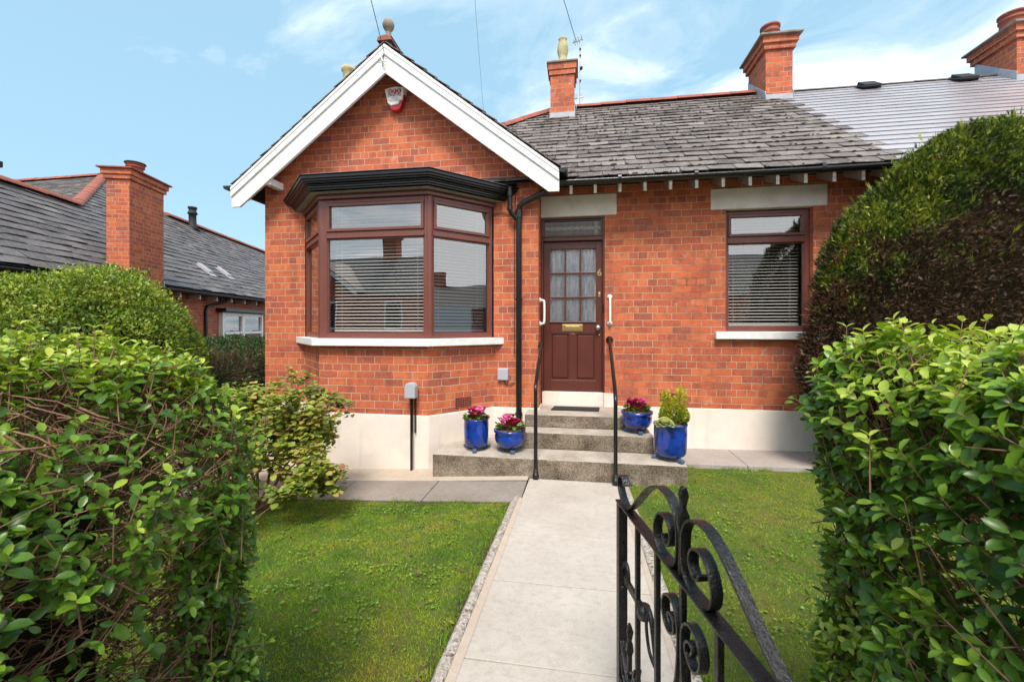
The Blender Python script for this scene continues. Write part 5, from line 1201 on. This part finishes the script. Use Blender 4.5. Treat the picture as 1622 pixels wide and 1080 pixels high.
# ------------------------------------------------------------------ neighbouring house on the left
nh = thing('slate_roofed_cottage', 'neighbouring brick cottage with long slate roof and red ridge tiles', 'house', (-8.5,5,0))
NO = Vector((-8.561,5.04,0)); nu_ = Vector((-.28,.96,0)); nv_ = Vector((-.96,-.28,0)); NP = .78
W = lambda u, v, z: NO+nu_*u+nv_*v+Vector((0,0,z))
zs = lambda v: 2.5+NP*v
def obx(b, u0, u1, v0, v1, z0, z1): b.obox(W(u0,v0,z0), nu_*(u1-u0), nv_*(v1-v0), (0,0,z1-z0))
part('wall', M['brickd'], nh, lambda b: [obx(b,-4,19,.35,.6,-.6,2.75), obx(b,-4,-3.7,.6,5,-.6,2.6)])
nroof = MB()
S_ = [(-4,0),(19,0),(19,4.13),(10.1,4.13),(9.7,4.7),(9.14,5.48),(4.58,2.68),(-4,2.68)]
nroof.add([W(u,v,zs(v)) for u, v in S_], [tuple(range(8))])
nroof.add([W(-4,2.68,zs(2.68)),W(4.58,2.68,zs(2.68)),W(4.58,5.36,2.5),W(-4,5.36,2.5)], [(0,1,2,3)])
dB = (1.12,3.69); kB = 1.3
nroof.add([W(4.58,2.68,zs(2.68)-.01),W(9.14,5.48,zs(5.48)-.01),W(9.14+dB[0]*2,5.48+dB[1]*2,zs(5.48)-.01),W(4.58+dB[0]*2,2.68+dB[1]*2,zs(2.68)-.01)], [(0,1,2,3)])
nroof.add([W(10.1,4.13,zs(4.13)),W(19,4.13,zs(4.13)),W(19,8.3,2.5),W(10.1,8.3,2.5)], [(0,1,2,3)])
nro = nroof.build('roof', M['under'], nh)
cN = 1/math.sqrt(1+NP*NP)
def nlim(v, r):
    V = v*cN
    if V < 2.68: return (-4, 18.9)
    if V < 4.13: return (4.58+(V-2.68)*(9.14-4.58)/(5.48-2.68), 18.9)
    return (4.58+(V-2.68)*(9.14-4.58)/(5.48-2.68), 10.1-(V-4.13)*.7)
slates('slates', W(0,0,2.52), nu_, nv_+Vector((0,0,NP)), nlim, 29, .42, .245, M['slated'], nro, 1.7)
# slope of the cross wing seen above the lower ridge
dBv = (nu_*dB[0]+nv_*dB[1]).normalized(); upB = (W(9.14,5.48,zs(5.48))-W(4.58,2.68,zs(2.68))); upB = upB-dBv*upB.dot(dBv); LB = upB.length; skew = (W(9.14,5.48,zs(5.48))-W(4.58,2.68,zs(2.68))).dot(dBv)
slates('slates', W(4.58,2.68,zs(2.68)+.02), dBv, upB, lambda v, r: (skew*v/LB, 7.0), int(LB/.2), .32, .2, M['slate'], nro)
ridge('ridge_tiles', W(-4,2.68,zs(2.68)+.03), W(4.58,2.68,zs(2.68)+.03), M['clay'], nro, .16, .45)
ridge('ridge_tiles', W(10.1,4.13,zs(4.13)+.03), W(19,4.13,zs(4.13)+.03), M['clay'], nro, .17, .45)
ridge('ridge_tiles', W(9.14,5.48,zs(5.48)+.03), W(9.14+dB[0]*2,5.48+dB[1]*2,zs(5.48)+.03), M['clay'], nro, .15, .45)
ridge('hip_tiles', W(4.58,2.68,zs(2.68)+.03), W(9.14,5.48,zs(5.48)+.03), M['clay'], nro, .115, .45)
# chimney at the eave (own axes)
def nchim():
    b = MB(); obx(b, 2.47,3.50,-.02,.413,1.2,4.62); obx(b,2.43,3.54,-.06,.45,4.62,4.71); obx(b,2.40,3.57,-.09,.48,4.71,4.82); ch = b.build('chimney', M['brick'], nh, .004)
    part('chimney_cap', M['clay'], ch, lambda b: obx(b,2.35,3.62,-.14,.53,4.82,4.855), .008)
    p = W(2.95,.2,4.86); part('chimney_pot', M['clay'], ch, lambda b: b.lathe([(.15,0),(.14,.05),(.135,.16),(.165,.165),(.165,.185),(.14,.19),(.14,.21),(.17,.215),(.17,.235)], tuple(p), 20))
    part('pot_cowl', M['rubber'], ch, lambda b: b.lathe([(.175,0),(.19,.01),(.185,.03),(.1,.045),(0,.045)], tuple(p+Vector((0,0,.237))), 20))
    part('lead_flashing', M['lead'], ch, lambda b: [b.obox(W(2.44,-.03,2.46), nu_*.025, nv_*.44+Vector((0,0,.34)), (0,0,.10)), obx(b,3.505,3.52,-.03,.0,2.3,2.62)])
nchim()
def vpipe():
    p = W(11.3,3.85,zs(3.85)-.05); part('vent_pipe', M['rubber'], nro, lambda b: [b.lathe([(.26,0),(.14,.12),(.13,.42),(.13,.62),(.17,.63),(.17,.68),(.15,.72),(.13,.73),(.13,.84),(.16,.85),(.16,.92),(.12,.93)], tuple(p), 16)])
vpipe()
for u, v in ((6.93,.92),(8.1,.97)):
    part('roof_vent', M['slaten'], nro, lambda b: [b.obox(W(u-.17,v-.22,zs(v-.22)+.05), nu_*.34, nv_*.46+Vector((0,0,.46*NP)), (0,0,.02)), b.obox(W(u-.11,v-.12,zs(v-.12)+.07), nu_*.22, nv_*.34+Vector((0,0,.34*NP)), (0,0,.07))], .01)
gutter('gutter', W(-4,-.06,2.46), W(19,-.06,2.46), .06, nh)
part('eave_shade_strip', M['dark'], nh, lambda b: obx(b,-4,19,.02,.349,2.40,2.46))  # near-black strip, the shade below the eave is in its colour
for u in np.arange(1.0, 11, .8): part('rafter_end', M['soffit'], nh, lambda b: obx(b,u,u+.05,.05,.34,2.28,2.40))
part('downpipe', M['black'], nh, lambda b: b.tube([W(6.3,-.05,2.40),W(6.25,.1,2.28),W(5.8,.30,2.12),W(5.75,.30,2.0),W(5.75,.30,-.4)], .045, 8))
wf = MB()
obx(wf,6.45,6.55,.22,.345,.55,1.98); obx(wf,7.62,7.78,.22,.345,.55,1.98); obx(wf,9.0,9.1,.22,.345,.55,1.98)
for z0, z1 in ((.55,.65),(1.30,1.38),(1.88,1.98)):
    obx(wf,6.55,7.62,.23,.345,z0,z1); obx(wf,7.78,9.0,.23,.345,z0,z1)
wfr = wf.build('window_frame', M['white'], nh, .006)
part('pane', M['glass'], wfr, lambda b: [b.add([W(6.5,.28,.6),W(9.05,.28,.6),W(9.05,.28,1.95),W(6.5,.28,1.95)],[(0,1,2,3)])])
part('window_blind', M['clay'], wfr, lambda b: [obx(b,6.5,9.05,.31,.32,z,z+.035) for z in np.arange(.6,1.95,.07)])
part('room_lining', M['dark'], wfr, lambda b: obx(b,6.5,9.05,.335,.348,.5,1.98))  # dark sheet standing in for the unlit room behind the blind
part('window_hood', M['black'], nh, lambda b: obx(b,6.3,9.3,.05,.345,2.0,2.10), .01)
# distant chimney top at the far left edge
far = thing('distant_chimney', 'dark chimney corner just showing at the far left edge', 'chimney', (-22,12,0))
part('stack', M['brickd'], far, lambda b: b.box(-22.3,-20.62,10.9,11.9,-.5,7.2)); part('cap', M['dark'], far, lambda b: b.box(-22.4,-20.25,10.8,12.0,7.2,7.42), .02)

# ------------------------------------------------------------------ houses across the street (seen in the window glass)
def opposite(label, x0, x1):
    t = thing('street_house', label, 'house', ((x0+x1)/2,-16,.2), 'brick houses across the street')
    part('wall', M['brickd'], t, lambda b: [b.box(x0,x1,-19,-13.2,0,3.4)])
    part('roof', M['slated'], t, lambda b: [b.add([(x0-.3,-12.9,3.3),(x1+.3,-12.9,3.3),(x1+.3,-16,5.9),(x0-.3,-16,5.9),(x0-.3,-19.2,3.3),(x1+.3,-19.2,3.3)], [(0,1,2,3),(3,2,5,4)])])
    xc = x0+3.2
    part('front_gable', M['brickd'], t, lambda b: b.prismy([(xc-1.9,0),(xc+1.9,0),(xc+1.9,3.3),(xc,4.9),(xc-1.9,3.3)], -13.2, -12.4))
    part('barge_board', M['white'], t, lambda b: [b.obox((xc,-12.2,5.0),(s*2.2,0,-1.75),(0,-.05,0),(0,0,.28)) for s in (-1,1)])
    part('gable_roof', M['slated'], t, lambda b: [b.obox((xc,-12.15,5.25),(s*2.25,0,-1.78),(0,-3,0),(0,0,.04)) for s in (-1,1)])
    for xx, w_ in ((xc-1.1,2.2),(x1-2.4,1.1)):
        fr = part('window_frame', M['white'], t, lambda b: [b.box(xx,xx+w_,-12.38 if w_ > 2 else -13.18,-12.34 if w_ > 2 else -13.14,1.4,3.0)])
        part('pane', M['dark'], fr, lambda b: [b.box(xx+.08,xx+w_-.08,-12.335 if w_ > 2 else -13.135,-12.33 if w_ > 2 else -13.13,1.5,2.9)])
    part('chimney', M['brickd'], t, lambda b: [b.box(x1-3.6,x1-2.7,-16.3,-15.5,5.3,7.1), b.box(x1-3.7,x1-2.6,-16.4,-15.4,7.1,7.3)])
def endhouse():
    t = thing('street_house', 'brick house closing the end of the street, reflected in the angled bay pane', 'house', (33,-4,.2), 'brick houses across the street')
    part('wall', M['brickd'], t, lambda b: b.box(31,38,-13,9,0,3.3)); part('roof', M['slated'], t, lambda b: b.add([(30.7,-13.3,3.2),(30.7,9.3,3.2),(34.5,9.3,5.6),(34.5,-13.3,5.6),(38.3,-13.3,3.2),(38.3,9.3,3.2)], [(0,3,2,1),(3,4,5,2)]))
    for y in (-8,-2.5): part('chimney', M['brickd'], t, lambda b: [b.box(34.1,34.9,y,y+1.2,5.2,7.0)])
    part('front_gable', M['white'], t, lambda b: b.obox((30.2,-6.5,.2), (1,0,0), (0,3.4,0), (0,0,3.2)))
endhouse()
for i, x0 in enumerate((-27.5,-17.5,-7.5,2.5,12.5)):
    opposite(('first','second','third','fourth','fifth')[i]+' brick bungalow in the row across the street, reflected in the windows', x0, x0+9.0)
